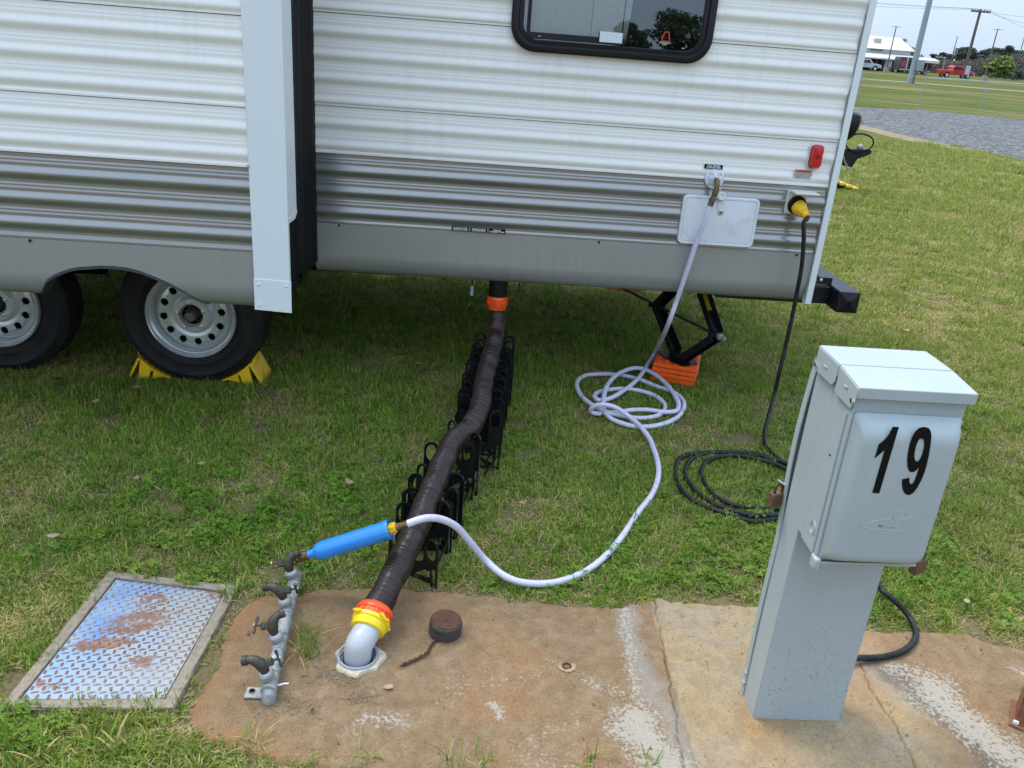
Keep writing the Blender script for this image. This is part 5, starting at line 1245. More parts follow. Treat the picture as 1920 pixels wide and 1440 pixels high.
obj('corner_tab', MB().box((PX0-.010, BY-.016, .596), (PX0+.006, BY+.014, .628)), PED, pe, bevel=.005)
# two caps with folded side tabs and screws
for (y0, y1, zt, dz) in ((1.6985, 1.8225, 1.0700, 0), (1.588, 1.6965, 1.0695, .010)):
    obj('cap', MB().poly([(PX0-.008, y0, zt-dz-.026 if dz else zt-.030), (PX0-.008, y0, zt-dz), (PX0-.008, y1, zt), (PX0-.008, y1, zt-.028)], (PX1-PX0+.016, 0, 0)), PED, pe, bevel=.002)
    xs0 = PX0-.0095
    tab = obj('cap_tab', MB().poly([(xs0, y0+.001, zt-dz-.004), (xs0, y1-.003, zt-.004), (xs0, y1-.003, zt-.050 if not dz else zt-.062), (xs0, y1-.012, zt-.060 if not dz else zt-.066), (xs0, y0+.018, zt-.058 if not dz else zt-.066), (xs0, y0+.004, zt-.045)], (.002, 0, 0)), PED, pe, bevel=.0006)
    yy_ = (y0+.014) if dz else (y1-.010)
    obj('screw', MB().lathe([(.0062, 0), (.0062, .004), (.003, .005)], (xs0, yy_, zt-.046), (-1, 0, 0), 6), CHROME, tab)
    obj('slot', MB().box((xs0-.0025, (y0+y1)/2-.006, zt-.034), (xs0, (y0+y1)/2+.012, zt-.029)), PED, tab, bevel=.001)
for (x, z) in ((.935, .455), (.998, .460), (1.004, .375)): obj('rivet', MB().lathe([(.0045, 0), (.004, .0015), (.001, .002)], (x, YF, z), (0, -1, 0), 12), PED, pe)
obj('rivet', MB().lathe([(.003, 0), (.002, .0015)], (.898, BY-.0265, .978), (0, -.8, .6), 10), LETB, pe)
obj('rivet', MB().lathe([(.003, 0), (.002, .0015)], (PX0-.003, 1.655, .865), (-1, 0, 0), 10), LETB, pe)
for r_o in (.0165, .011): obj('knockout', MB().tube([(PX0-.0025, 1.652+r_o*math.cos(2*PI*k/24), .674+r_o*math.sin(2*PI*k/24)) for k in range(24)], .0010, 6, closed=True), PED, pe)
for z_, y_ in ((.040, YB-.012), (.075, YB-.010)): obj('hinge_clip', MB().box((PX0-.007, y_-.006, z_), (PX0-.001, y_+.010, z_+.012)), PED, pe, bevel=.001)
# the painted number, cut as flat vinyl shapes
Z1 = [(755, 183), (860, 187), (528, 1306), (412, 1298), (620, 575), (450, 716), (522, 478), (590, 430), (650, 370), (700, 300)]
def zt(u, v): p = Yp(1590+u/9.0, 780+v/9.0, YC-.0012); return (p.x, p.y, p.z)
# the digits: straightened into their own plane
def flat_curve(name, loops, y, th, m_, parent):
    cu = bpy.data.curves.new(name, 'CURVE'); cu.dimensions = '2D'; cu.fill_mode = 'BOTH'; cu.extrude = th/2
    for P in loops:
        s_ = cu.splines.new('POLY'); s_.points.add(len(P)-1)
        for i, p in enumerate(P): s_.points[i].co = (p[0], p[1], 0, 1)
        s_.use_cyclic_u = True
    co = bpy.data.objects.new(name, cu); C.objects.link(co); bpy.context.view_layer.update(); me_ = bpy.data.meshes.new_from_object(co); bpy.data.objects.remove(co); bpy.data.curves.remove(cu)
    me_.transform(Matrix(((1, 0, 0, 0), (0, 0, -1, y), (0, 1, 0, 0), (0, 0, 0, 1)))); return obj(name, me_, m_, parent)
d1 = [zt(*p) for p in Z1]; flat_curve('number_one', [[(p[0], p[2]) for p in d1]], YC-.0009, .0008, LETB, cv)
O9 = [(1310, 188), (1370, 210), (1400, 262), (1409, 350), (1395, 480), (1370, 640), (1330, 830), (1290, 960), (1235, 1090), (1170, 1210), (1110, 1290), (1060, 1325), (1010, 1334), (960, 1310), (925, 1240), (912, 1160), (916, 1072), (1035, 1042), (1035, 1090), (1042, 1130), (1062, 1152), (1090, 1145), (1125, 1090), (1160, 1000), (1185, 920), (1198, 858), (1160, 910), (1110, 945), (1070, 950), (1030, 925), (1005, 850), (1000, 740), (1012, 620), (1040, 490), (1080, 370), (1130, 270), (1190, 210), (1250, 188)]
I9 = [(1250, 378), (1275, 395), (1290, 440), (1285, 520), (1262, 620), (1230, 710), (1195, 760), (1160, 772), (1132, 745), (1120, 680), (1130, 590), (1155, 490), (1190, 410), (1220, 382)]
flat_curve('number_nine', [[(zt(*p)[0], zt(*p)[2]) for p in O9], [(zt(*p)[0], zt(*p)[2]) for p in I9]], YC-.0009, .0008, LETB, cv)
# embossed water bird outline with the maker's script
def zb(u, v): p = Yp(1590+u/11.29, 900+v/11.29, YC-.0005); return Vector((p.x, YC+.0002, p.z))
bird = [(1378, 775), (1290, 768), (1250, 745), (1215, 690), (1180, 660), (1120, 655), (1050, 670), (990, 710), (955, 760), (965, 815), (990, 860), (1000, 885), (930, 870), (860, 840), (780, 828), (690, 838), (590, 865), (500, 900), (420, 930), (360, 938), (300, 935), (245, 915), (290, 990), (400, 1015), (480, 1045), (700, 1055), (950, 1075), (1130, 1090), (1180, 1060), (1205, 1000), (1200, 950), (1150, 905), (1100, 870), (1110, 850), (1170, 825), (1300, 805)]
obj('embossed_bird', MB().tube([zb(*p) for p in bird], .0011, 6, closed=True), PED, cv, smooth=60)
obj('embossed_line', MB().tube([zb(*p) for p in ((1000, 885), (1060, 880), (1110, 876))], .0009, 6), PED, cv)
text('embossed_script', 'Midwest', .0125, tuple(zb(840, 985)), (1, 0, -.09), (.16, 0, 1), PED, cv, depth=.0022, xs=1.05, off=.0001)

def padlock(name_pos, rot, label):
    t_ = thing('padlock', label, 'padlock', name_pos, 'rusty padlocks on the power pedestal'); x, y, z = name_pos
    M_ = Matrix.Translation(name_pos) @ Matrix.Rotation(rot, 4, 'Z')
    LK = bpy.data.materials.get('old_brass_lock') or mat('old_brass_lock', (.155, .115, .07), .6, metal=.4, noise=(50, .6, (.20, .08, .035)), bump=(120, .3))
    b_ = obj('lock_body', MB().box((-.020, -.0095, -.036), (.020, .0095, .0)).box((-.018, -.0085, 0), (.018, .0085, .0012)), LK, t_, bevel=.0025)
    b_.matrix_local = Matrix.Translation(-Vector(name_pos)) @ M_
    b_.location = (0, 0, 0); b_.rotation_euler = (0, 0, rot)
    P_ = [(-.012, 0, -.005), (-.012, 0, .010)] + [(-.012*math.cos(PI*k/10), 0, .012+.013*math.sin(PI*k/10)) for k in range(11)] + [(.012, 0, .010), (.012, 0, -.005)]
    s_ = obj('shackle', MB().tube(P_, .0036, 8), RUST, t_, smooth=60); s_.location = (0, 0, 0); s_.rotation_euler = (0, 0, rot)
    for k in range(3):
        g_ = obj('laminate_groove', MB().box((-.0203, -.0098, -.009-.009*k), (.0203, .0098, -.0082-.009*k)), RUST, t_); g_.location = (0, 0, 0); g_.rotation_euler = (0, 0, rot)
padlock((.818, 1.842, .655), .35, 'rusty padlock on the rear door hasp, in front of the coiled cord')
padlock((1.122, 1.66, .592), .5, 'rusty padlock hanging beneath the lower edge of the number 19 box')
obj('hasp', MB().tube([(.828, 1.832, .685), (.812, 1.842, .692), (.818, 1.85, .684), (.832, 1.845, .678)], .0025, 6), PED, pe)
obj('hasp', MB().tube([(1.082, 1.65, .618), (1.105, 1.655, .620), (1.122, 1.662, .614), (1.118, 1.67, .608)], .003, 6), PED, pe)

# rusty stub post at the edge of the pad
rp_ = thing('rusty_post', 'rusty brown square steel post foot on the pad, beyond the pedestal', 'steel post', (1.66, 1.74, 0))
Mr = Matrix.Translation((1.672, 1.735, 0)) @ Matrix.Rotation(-.62, 4, 'Z')
RB = mat('rusty_brown_paint', (.26, .105, .045), .7, noise=(30, .6, (.12, .05, .03)), bump=(90, .3))
obj('post', MB().box((-.07, -.05, .01), (.07, .05, .60), Mr), RB, rp_, bevel=.004)
obj('base_flange', MB().box((-.082, -.062, .008), (.082, .062, .018), Mr), RB, rp_, bevel=.002)
obj('paint_drip', MB().box((-.074, -.056, .018), (-.060, -.050, .03), Mr), LETW, rp_, bevel=.002)

# ================================================================== the neighbour's trailer behind (only its tongue shows past the corner)
nb = thing('neighbour_trailer', 'white trailer parked behind, its black tongue and jack head poking past the corner', 'travel trailer', (2.0, 12.5, 0))
obj('body', MB().box((-3.2, 11.4, .62), (3.55, 13.7, 3.05)), WHITE, nb, bevel=.05)
obj('front_cap', MB().poly([(3.56, 11.4, .62), (3.95, 11.5, .62), (4.0, 11.5, 1.4), (3.56, 11.4, 2.9)], (0, 2.2, 0)), TRIMW, nb, bevel=.03)
for x in (-.9, 0.0): obj('wheel', MB().lathe([(.20, 0), (.33, .0), (.345, .03), (.345, .17), (.33, .2), (.20, .2)], (x, 11.45, .345), (0, 1, 0), 32), TYRE, nb)
hitch = Vector((5.42, 12.10, .50))
for s_ in (-.75, .75): obj('tongue_beam', MB().bar((3.3, 12.55+s_, .50), hitch+Vector((-.35, 0, 0)), .06, .11), BLACKM, nb, bevel=.004)
cpn = obj('coupler', MB().poly([hitch+Vector(v) for v in ((-.36, -.05, -.03), (-.20, -.05, -.16), (-.05, -.05, -.18), (.0, -.05, -.06), (.14, -.05, .0), (.19, -.05, .04), (.17, -.05, .085), (-.1, -.05, .075), (-.36, -.05, .07))], (0, .10, 0)), BLACKM, nb, bevel=.012)
obj('latch_ball', MB().lathe([(.02, .06), (.045, .09), (.045, .12), (.02, .145), (.001, .15)], hitch+Vector((.02, 0, 0)), (0, 0, 1), 16), GALV, cpn)
P_ = [hitch+Vector((-.35, -.06, .14))] + [hitch+Vector((-.03+.20*math.cos(a), -.06, .17+.12*math.sin(a))) for a in [2.8, 2.2, 1.57, .9, .3, -.3, -.9]] + [hitch+Vector((-.10, -.06, .04)), hitch+Vector((-.30, -.06, .18))]
obj('breakaway_cable', MB().tube(catmull(P_, .02), .011, 8), BLACKR, nb)
chp = resample(catmull([hitch+Vector((-.28, -.08, .06)), hitch+Vector((-.22, -.08, -.06)), hitch+Vector((-.15, -.08, -.16)), hitch+Vector((-.12, -.08, -.24))], .01), .032)
for i in range(len(chp)-1):
    a, b = chp[i], chp[i+1]; d = (b-a).normalized(); u = d.cross(Vector((0, 1, 0))).normalized() if i % 2 else Vector((0, 1, 0)); c_ = (a+b)/2
    obj('chain_link', MB().tube([c_+d*.026*math.cos(k*PI/5)+u*.013*math.sin(k*PI/5) for k in range(10)], .006, 5, closed=True), GALV, nb)
jx = Vector((5.02, 12.12, 0))
obj('tongue_jack', MB().tube([jx+Vector((0, 0, .16)), jx+Vector((0, 0, .80))], .035, 14), BLACKM, nb)
jh = Yp(1596, 232, 12.05)
obj('jack_head', MB().lathe([(.06, -.24), (.13, -.16), (.165, -.05), (.17, .05), (.15, .13), (.10, .16), (.001, .165)], Vector((jh.x-.02, 12.12, jh.z)), (.12, 0, 1), 10), BLACKP, nb, smooth=30)
yk = thing('leveling_ramp', 'yellow ribbed ramp block on the lawn under the neighbouring trailer tongue', 'leveling block', (5.2, 12.1, 0))
for k in range(5): obj('ramp_step', MB().box((4.95, 12.0, .002), (5.52-.10*k, 12.3, .045+.028*k)), YEL, yk, bevel=.006)

# ================================================================== far background
rb_ = random.Random(21)
BYD = 165.0
bd = thing('restroom_building', 'long low restroom building with white two-tier metal roof and wide porch', 'building', tuple(T(1660, 140)))
bd.location = (Yp(1660, 138, BYD).x, BYD, terrain(BYD)); gz = terrain(BYD)
eL = Yp(1540, 103.2, BYD-2); eR = Yp(1740.6, 115.2, BYD-2); bb = Yp(1706.5, 103.4, BYD+2); bt = Yp(1708.7, 96.3, BYD+2); rg = Yp(1688, 71.5, BYD+9)
xl = eL.x; ze = eR.z; zb_ = bb.z; zt_ = bt.z; zr_ = rg.z; yb2 = BYD+20
obj('lower_roof', MB().add([(xl, BYD-2, ze), (eR.x, BYD-2, ze), (bb.x, BYD+2, zb_), (xl, BYD+2, zb_), (eR.x, yb2, ze), (bb.x, yb2-4, zb_), (xl, BYD-2, ze-.25), (eR.x, BYD-2, ze-.25), (eR.x, yb2, ze-.25)], [(0, 1, 2, 3), (1, 4, 5, 2), (6, 7, 1, 0), (7, 8, 4, 1)]), ROOFW, bd, smooth=0)
obj('fascia_band', MB().box((xl, BYD+2.003, zb_-.3), (bb.x, yb2-4, zt_)), mat('cream_wall', (.62, .60, .52), .7), bd)
obj('upper_roof', MB().add([(xl, BYD+1.2, zt_), (bt.x+.5, BYD+1.2, zt_), (rg.x, BYD+9, zr_), (xl, BYD+9, zr_), (bt.x+.5, yb2-3, zt_), (xl, yb2-3, zt_)], [(0, 1, 2, 3), (1, 4, 2), (4, 5, 3, 2)]), ROOFW, bd, smooth=0)
obj('wall', MB().box((xl, BYD+4, gz-.5), (eR.x-3.2, yb2-5, ze-.2)), BRICK, bd)
for px in (1608, 1641, 1672, 1702, 1731): x = Yp(px, 125, BYD-1).x; obj('column', MB().box((x-.2, BYD-1.2, gz-.3), (x+.2, BYD-.8, ze-.1)), BRICK, bd)
for px in (1657, 1690, 1712): x = Yp(px, 125, BYD+4).x; f_ = obj('doorway', MB().box((x-.7, BYD+3.9, gz), (x+.7, BYD+3.99, gz+2.2)), GLASSD, bd)
vp = Yp(1643, 75.5, BYD+5.5); obj('roof_vent', MB().box((vp.x-.7, BYD+4.6, vp.z-.5), (vp.x+.7, BYD+5.6, vp.z+.35)), mat('vent_tan', (.50, .44, .33), .7), bd, bevel=.05)
sgn = Yp(1643.5, 94.6, BYD+1.95); sgn.z = (zb_+zt_)/2+.05; sp_ = obj('sign_board', MB().box((sgn.x-1.25, BYD+1.90, sgn.z-.24), (sgn.x+1.25, BYD+1.98, sgn.z+.24)), mat('sign_pale', (.55, .55, .5), .7), bd)
text('lettering', 'RESTROOMS', .44, (sgn.x, BYD+1.88, sgn.z), (1, 0, 0), (0, 0, 1), mat('sign_dark', (.10, .13, .11), .7), sp_, depth=.02, xs=.92, off=.01)

def wheel_far(x, y, z, r, parent, w_=.22, rimm=None):
    o = obj('wheel', MB().lathe([(r*.6, 0), (r*.95, 0), (r, .03), (r, w_-.03), (r*.95, w_), (r*.6, w_)], (x, y, z), (0, 1, 0), 20), TYRE, parent)
    obj('rim', MB().lathe([(r*.62, -.01), (r*.55, .0), (r*.2, .02), (.001, .0)], (x, y, z), (0, 1, 0), 14), rimm or RIM, o)
def pickup(name, label, base, s_, paint, group=None):
    """crew-cab pickup along X, nose toward +X when s_=1"""
    t_ = thing(name, label, 'pickup truck', base, group); bx_, by_, bz_ = base
    def q(P): return [(bx_+s_*x, by_, bz_+z) for x, z in P]
    body = [(-2.85, .55), (-2.9, .75), (-2.88, 1.22), (-1.05, 1.22), (-.95, 1.85), (-.6, 1.93), (.55, 1.93), (.8, 1.88), (1.35, 1.28), (2.6, 1.16), (2.85, 1.0), (2.92, .6), (2.4, .5), (-2.4, .5)]
    obj('body', MB().poly(q(body), (0, 1.95, 0)), paint, t_, bevel=.07, seg=3)
    for x0, x1, x2, x3 in ((-.88, -.05, -.05, -.75), (.03, .92, .62, .03)): obj('side_window', MB().poly([(bx_+s_*a, by_-.012, bz_+z) for a, z in ((x0, 1.28), (x1, 1.28), (x2, 1.80), (x3, 1.80))], (0, .02, 0)), GLASSD, t_)
    obj('door_gap', MB().box((bx_-.02, by_-.008, bz_+.6), (bx_, by_+.01, bz_+1.85)), BLACKP, t_)
    for x in (-1.85, 1.85):
        obj('wheel_well', MB().lathe([(.46, 0), (.46, .3)], (bx_+s_*x, by_-.012, bz_+.46), (0, 1, 0), 20), LETB, t_); wheel_far(bx_+s_*x, by_-.03, bz_+.41, .41, t_)
        wheel_far(bx_+s_*x, by_+1.75, bz_+.41, .41, t_)
    obj('front_bumper', MB().box((min(bx_+s_*2.8, bx_+s_*3.0), by_+.03, bz_+.5), (max(bx_+s_*2.8, bx_+s_*3.0), by_+1.92, bz_+.75)), CHROME, t_, bevel=.03)
    obj('headlight', MB().box((min(bx_+s_*2.74, bx_+s_*2.93), by_-.01, bz_+.86), (max(bx_+s_*2.74, bx_+s_*2.93), by_+.3, bz_+1.04)), LETW, t_)
    obj('tail_light', MB().box((min(bx_-s_*2.95, bx_-s_*2.8), by_-.01, bz_+.85), (max(bx_-s_*2.95, bx_-s_*2.8), by_+.12, bz_+1.15)), RED, t_)
    return t_
tp = Yp(1790, 150, 149.5); pickup('pickup_truck', 'red crew cab pickup truck parked on the far road beside the utility pole', (tp.x, 149.0, terrain(149)), 1, RED_PAINT)
tp = Yp(1627, 138, 160); pickup('pickup_truck', 'silver pickup truck nose-on under the porch end of the white roofed building', (tp.x-1.6, 158.0, terrain(158)), 1, SILVER)

# dark toy hauler with a white awning beside the building
hv = thing('dark_camper', 'charcoal camper trailer with white awning, parked before the restroom building', 'camper trailer', (Yp(1712, 142, 155).x, 156, terrain(156))); gz2 = terrain(156)
hx0, hx1 = Yp(1682, 141, 156).x, Yp(1744, 141, 156).x
DG = mat('charcoal_gelcoat', (.05, .052, .058), .35)
obj('body', MB().box((hx0, 156, gz2+.55), (hx1, 158.4, gz2+2.75)), DG, hv, bevel=.08)
obj('side_stripe', MB().box((hx0+.1, 155.98, gz2+.62), (hx1-.1, 155.995, gz2+.72)), TRIMW, hv)
obj('stripe_swoosh', MB().bar((hx0+1.7, 155.98, gz2+1.5), (hx0+2.7, 155.98, gz2+.8), .02, .07), TRIMW, hv)
for a_, b_, m_ in ((.25, .95, bpy.data.materials['red_lens']), (1.7, 2.7, GLASSD), (4.2, 4.9, GLASSD), (5.2, 5.8, GLASSD)): obj('side_panel', MB().box((hx0+a_, 155.97, gz2+1.2), (hx0+b_, 155.99, gz2+2.1)), m_, hv)
for a_ in (1.2, 1.28): obj('awning_post', MB().box((hx0+a_, 155.9, gz2+.7), (hx0+a_+.06, 155.96, gz2+2.7)), TRIMW, hv)
for a_ in (4.05, 5.0): obj('door_frame', MB().box((hx0+a_, 155.94, gz2+.75), (hx0+a_+.07, 155.965, gz2+2.3)), TRIMW, hv)
obj('awning', MB().poly([(hx0+2.4, 155.95, gz2+2.85), (hx0+2.4, 153.9, gz2+2.45), (hx0+2.4, 153.9, gz2+2.05), (hx0+2.4, 155.95, gz2+2.45)], (hx1-hx0-2.4, 0, 0)), ROOFW, hv)
for a_ in (2.6, 3.4): wheel_far(hx0+a_, 155.95, gz2+.35, .35, hv)
for a_ in (4.9, ): wheel_far(hx0+a_, 155.95, gz2+.35, .35, hv)
vd = thing('vending_machine', 'pale blue fronted vending machine standing between two porch columns', 'vending machine', (Yp(1653, 130, 166).x, 163.5, terrain(163))); vx = vd.location.x; vz = terrain(163)
obj('cabinet', MB().box((vx-.55, 163.5, vz), (vx+.55, 164.3, vz+2.1)), TRIMW, vd, bevel=.03); obj('front_panel', MB().box((vx-.45, 163.47, vz+.9), (vx+.40, 163.5, vz+2.0)), mat('pale_blue_panel', (.35, .45, .52), .3), vd); obj('lower_panel', MB().box((vx-.45, 163.47, vz+.1), (vx+.45, 163.5, vz+.82)), GLASSD, vd)
ks = thing('notice_board', 'silver-grey notice board on posts in front of the red pickup truck', 'notice board', (Yp(1812, 148, 147).x, 147.2, terrain(147))); kx = ks.location.x; kz = terrain(147)
obj('board', MB().box((kx-.38, 147.2, kz+.7), (kx+.38, 147.3, kz+2.1)), mat('board_grey', (.42, .47, .50), .4), ks, bevel=.02)
for s_ in (-.3, .3): obj('post', MB().box((kx+s_-.03, 147.31, kz), (kx+s_+.03, 147.36, kz+2.0)), POLED, ks)

# poles and lamps
def light_pole(base_px, top_px, Y, label, heads=2, r=.11, block=True, group='tall parking lot light poles'):
    b_ = Yp(base_px[0], base_px[1], Y); tpz = Yp(top_px[0], top_px[1], Y).z; gz_ = terrain(Y); x = b_.x
    t_ = thing('light_pole', label, 'light pole', (x, Y, gz_), group)
    obj('pole', MB().tube([(x, Y, gz_-.2), (x, Y, tpz)], [r*1.25, r*.7], 10), POLED, t_)
    obj('cross_arm', MB().box((x-.45, Y-.05, tpz-.05), (x+.45, Y+.05, tpz+.04)), POLED, t_)
    for s_ in (-1, 1): obj('lamp_head', MB().box((x+s_*.55-.26, Y-.2, tpz-.06), (x+s_*.55+.26, Y+.2, tpz+.08)), TRIMW, t_, bevel=.03)
    if block: obj('footing', MB().lathe([(.42, -.3), (.40, .75), (.36, .8)], (x, Y, gz_), (0, 0, 1), 14), CONC, t_)
    return t_
light_pole((1660, 139), (1681, 50), 150, 'dark light pole in front of the restroom building')
light_pole((1778.7, 133), (1794.7, 69), 215, 'dark light pole rising behind the bed of the red pickup', block=False)
light_pole((1778, 135), (1787, 88), 290, 'most distant dark light pole, just beside the one behind the red pickup', block=False, r=.13)
light_pole((1844, 153), (1872.5, 55), 143, 'dark light pole on a concrete footing, by the bright green tree')
light_pole((1900, 143), (1919, 71), 190, 'light pole at the far end of the lot, past the bright green tree', block=False)
sl_ = thing('street_lamp', 'pale curved street lamp behind the red pickup bed', 'street lamp', (Yp(1767, 133, 200).x, 200, terrain(200))); lx = sl_.location.x; lz = terrain(200); lt = Yp(1770, 108, 200).z
obj('pole', MB().tube(catmull([(lx, 200, lz), (lx, 200, lt-1.2), (lx-.1, 200, lt-.3), (lx-.8, 200, lt), (lx-1.6, 200, lt)], .3), .11, 8), GALVF, sl_); obj('lamp_head', MB().box((lx-2.3, 199.8, lt-.12), (lx-1.5, 200.2, lt+.1)), GALVF, sl_, bevel=.04)
pb = T(1705.8, 156.5); st_ = thing('steel_mast', 'tall pale galvanised mast by the path, with a meter box strapped near its foot', 'mast', tuple(pb))
obj('pole', MB().tube([(pb.x, pb.y, pb.z-.3), (pb.x, pb.y, pb.z+22)], [.30, .17], 18), GALVF, st_)
obj('meter_box', MB().box((pb.x+.05, pb.y-.52, pb.z+1.2), (pb.x+.75, pb.y-.30, pb.z+2.2)), GALVF, st_, bevel=.03); obj('conduit', MB().tube([(pb.x+.16, pb.y-.38, pb.z), (pb.x+.16, pb.y-.38, pb.z+1.2)], .06, 8), POLED, st_)
UY = 158.0; ub = Yp(1810, 127, UY); ut = Yp(1843, 21, UY)
up_ = thing('utility_pole', 'brown wooden utility pole with one crossarm of insulators', 'utility pole', (ub.x, UY, terrain(UY))); uz = ut.z
obj('pole', MB().tube([(ub.x, UY, terrain(UY)-.3), (ub.x, UY, uz+.3)], [.30, .22], 14), WOODP, up_)
obj('cross_arm', MB().box((ub.x-1.75, UY-.3, uz-.25), (ub.x+1.75, UY-.12, uz+.02)), WOODP, up_)
ins = [-1.65, -1.15, -.65, .65, 1.15, 1.65]
for x in ins: obj('insulator', MB().lathe([(.05, 0), (.16, .05), (.10, .12), (.17, .18), (.08, .32)], (ub.x+x, UY-.2, uz+.02), (0, 0, 1), 10), GALVF, up_)
def wire(label, a, b, sag):
    t_ = MB().tube([Vector(a).lerp(Vector(b), k/20)+Vector((0, 0, -sag*4*(k/20)*(1-k/20))) for k in range(21)], .026, 5)
    o = obj('power_line', t_, GALVF); tag(o, label, 'power line', 'overhead power lines')
for k, (lp, rp2, ins_x) in enumerate((((1500, -4), (1920, 28), -1.65), ((1500, -1), (1920, 36), -.65), ((1500, 6), (1920, 42), 1.15))):
    pa = Yp(lp[0], [-10, -7, 2][k], UY-4); pbb = Yp(2010, rp2[1]+8+k*2, UY+10); mid_ = (ub.x+ins_x, UY-.2, uz+.3)
    wire(['upper', 'middle', 'lower'][k]+' overhead wire strung to the left of the utility pole', (pa.x, UY-4, pa.z), mid_, .3)
    wire(['upper', 'middle', 'lower'][k]+' overhead wire strung to the right of the utility pole', mid_, (pbb.x, UY+10, pbb.z-1.2*k), .5)

# wire fence beyond the gravel road
fc = thing('wire_fence', 'thin grey post and wire fence along the far side of the gravel road', 'fence', tuple(T(1722, 204)))
fp = [(1545, 185, 133), (1606.6, 191, 140), (1722, 204, 149), (1835.5, 214, 154.5), (1950, 228, 166)]
tops = []; bots = []
for (px, py, pt) in fp:
    b_ = T(px, py); h_ = 1.35; tops.append(b_+Vector((0, 0, h_))); bots.append(b_)
    obj('post', MB().tube([b_-Vector((0, 0, .1)), b_+Vector((0, 0, h_+.05))], .024, 8), GALVF, fc)
for i in range(len(tops)-1):
    for f_ in (.98, .55, .12): obj('wire', MB().tube([bots[i].lerp(tops[i], f_), bots[i+1].lerp(tops[i+1], f_)], .0035, 4), GALVF, fc)

# ------------------------------------------------------------------ trees
def leafmat(name, c1, c2):
    M = mat(name, c1, .8); t = NT(M); t.out(t.ramp(t.noise(.9, None, 4), [(.35, c1), (.65, c2)])); return M
PINE = leafmat('pine_foliage', (.036, .052, .036), (.062, .082, .050)); BARE = leafmat('bare_twigs', (.115, .095, .075), (.165, .14, .11)); SPRING = leafmat('spring_foliage', (.15, .20, .035), (.21, .26, .06)); DULL = leafmat('early_leaf', (.15, .16, .085), (.22, .22, .12))  # pine greens lifted slightly to stand in for distance haze
BARK = mat('tree_bark', (.12, .10, .08), .9)
NEARG = leafmat('broadleaf', (.030, .050, .016), (.055, .085, .03))
def crown_mesh(blobs, nper, size, seed, vertical=0.0):
    r = random.Random(seed); mb = MB()
    for (cx, cy_, cz, rx, rz_) in blobs:
        for _ in range(nper):
            a = r.uniform(0, 2*PI); b = math.acos(r.uniform(-1, 1)); q_ = r.random()**.42
            p = Vector((cx+rx*q_*math.sin(b)*math.cos(a), cy_+rx*q_*math.sin(b)*math.sin(a), cz+rz_*q_*math.cos(b)))
            n_ = Vector((r.gauss(0, 1), r.gauss(0, 1), r.gauss(0, 1)*(1-vertical))).normalized(); u = n_.orthogonal().normalized(); v_ = n_.cross(u); s_ = size*r.uniform(.5, 1.2)
            st = r.uniform(.4, 1) if not vertical else r.uniform(.15, .3)
            mb.add([p-u*s_*st, p+v_*s_, p+u*s_*st, p-v_*s_*.8], [(0, 1, 2, 3)])
    return mb
def make_tree(name, label, x, y, h_, w_, kind, seed, group=None, base_z=None):
    r = random.Random(seed); gz_ = terrain(y) if base_z is None else base_z
    t_ = thing(name, label, 'tree', (x, y, gz_), group)
    mtl = {'pine': PINE, 'bare': BARE, 'spring': SPRING, 'dull': DULL, 'near': NEARG}[kind]
    mb = MB(); mb.tube([(x, y, gz_-.3), (x+r.uniform(-.2, .2), y, gz_+h_*.5), (x+r.uniform(-.3, .3), y, gz_+h_*.92)], [h_*.022, h_*.014, h_*.004], 7)
    obj('trunk', mb, BARK, t_)
    for k in range(5):
        a = r.uniform(0, 2*PI); z0 = gz_+h_*r.uniform(.35, .6); obj('limb', MB().tube([(x, y, z0), (x+math.cos(a)*w_*.3, y+math.sin(a)*w_*.3, z0+h_*.18)], [h_*.009, h_*.003], 5), BARK, t_)
    blobs = []
    nb_ = {'pine': 9, 'bare': 7, 'spring': 11, 'dull': 8, 'near': 16}[kind]
    for k in range(nb_):
        f_ = k/(nb_-1)*.97; lo = {'pine': .42, 'bare': .22, 'spring': .22, 'dull': .3, 'near': .25}[kind]
        z = lo + (1-lo-.08)*f_; taper = math.sin(PI*(.14+.78*f_)) if kind != 'pine' else (1-.75*f_)
        a = r.uniform(0, 2*PI); d = w_*.34*taper*r.random()**.5
        blobs.append((x+d*math.cos(a), y+d*math.sin(a), gz_+h_*z, w_*r.uniform(.14, .26), h_*r.uniform(.05, .11)))
    obj('crown', crown_mesh(blobs, {'pine': 190, 'bare': 110, 'spring': 170, 'dull': 90, 'near': 420}[kind], {'pine': .28, 'bare': .5, 'spring': .26, 'dull': .26, 'near': .085}[kind]*(1 if kind != 'near' else 1), seed, .6 if kind == 'bare' else 0), mtl, t_, smooth=0)
    return t_
# pines above the wood
pines = [(1753, 101, 235, 5), (1769, 98, 235, 6), (1782, 104, 240, 4), (1815, 86, 222, 11), (1824, 90, 225, 8), (1838, 97, 228, 5), (1849, 92, 226, 7), (1862, 88, 226, 8), (1876, 90, 226, 8), (1888, 91, 228, 6), (1896, 84, 224, 6), (1907, 94, 228, 6), (1916, 95, 226, 6)]
PL = ['small dark pine just past the awning of the charcoal camper', 'dark pine left of the distant light poles, with a bushy top', 'low dark pine directly behind the distant pair of light poles', 'broad dark round-topped pine left of the wooden utility pole', 'dark pine leaning out behind the utility pole foot line', 'small dark pine right of the utility pole in the dip of the wood', 'dark pine midway between the utility pole and the footed light pole', 'broad dark pine just before the footed light pole', 'dark pine directly above the tallest yellow-green tree', 'narrow pine between the tallest yellow-green tree and the far light pole', 'tallest slim dark pine, spiking above its neighbours', 'pine just inside the far right light pole', 'outermost dark pine at the edge of the view']
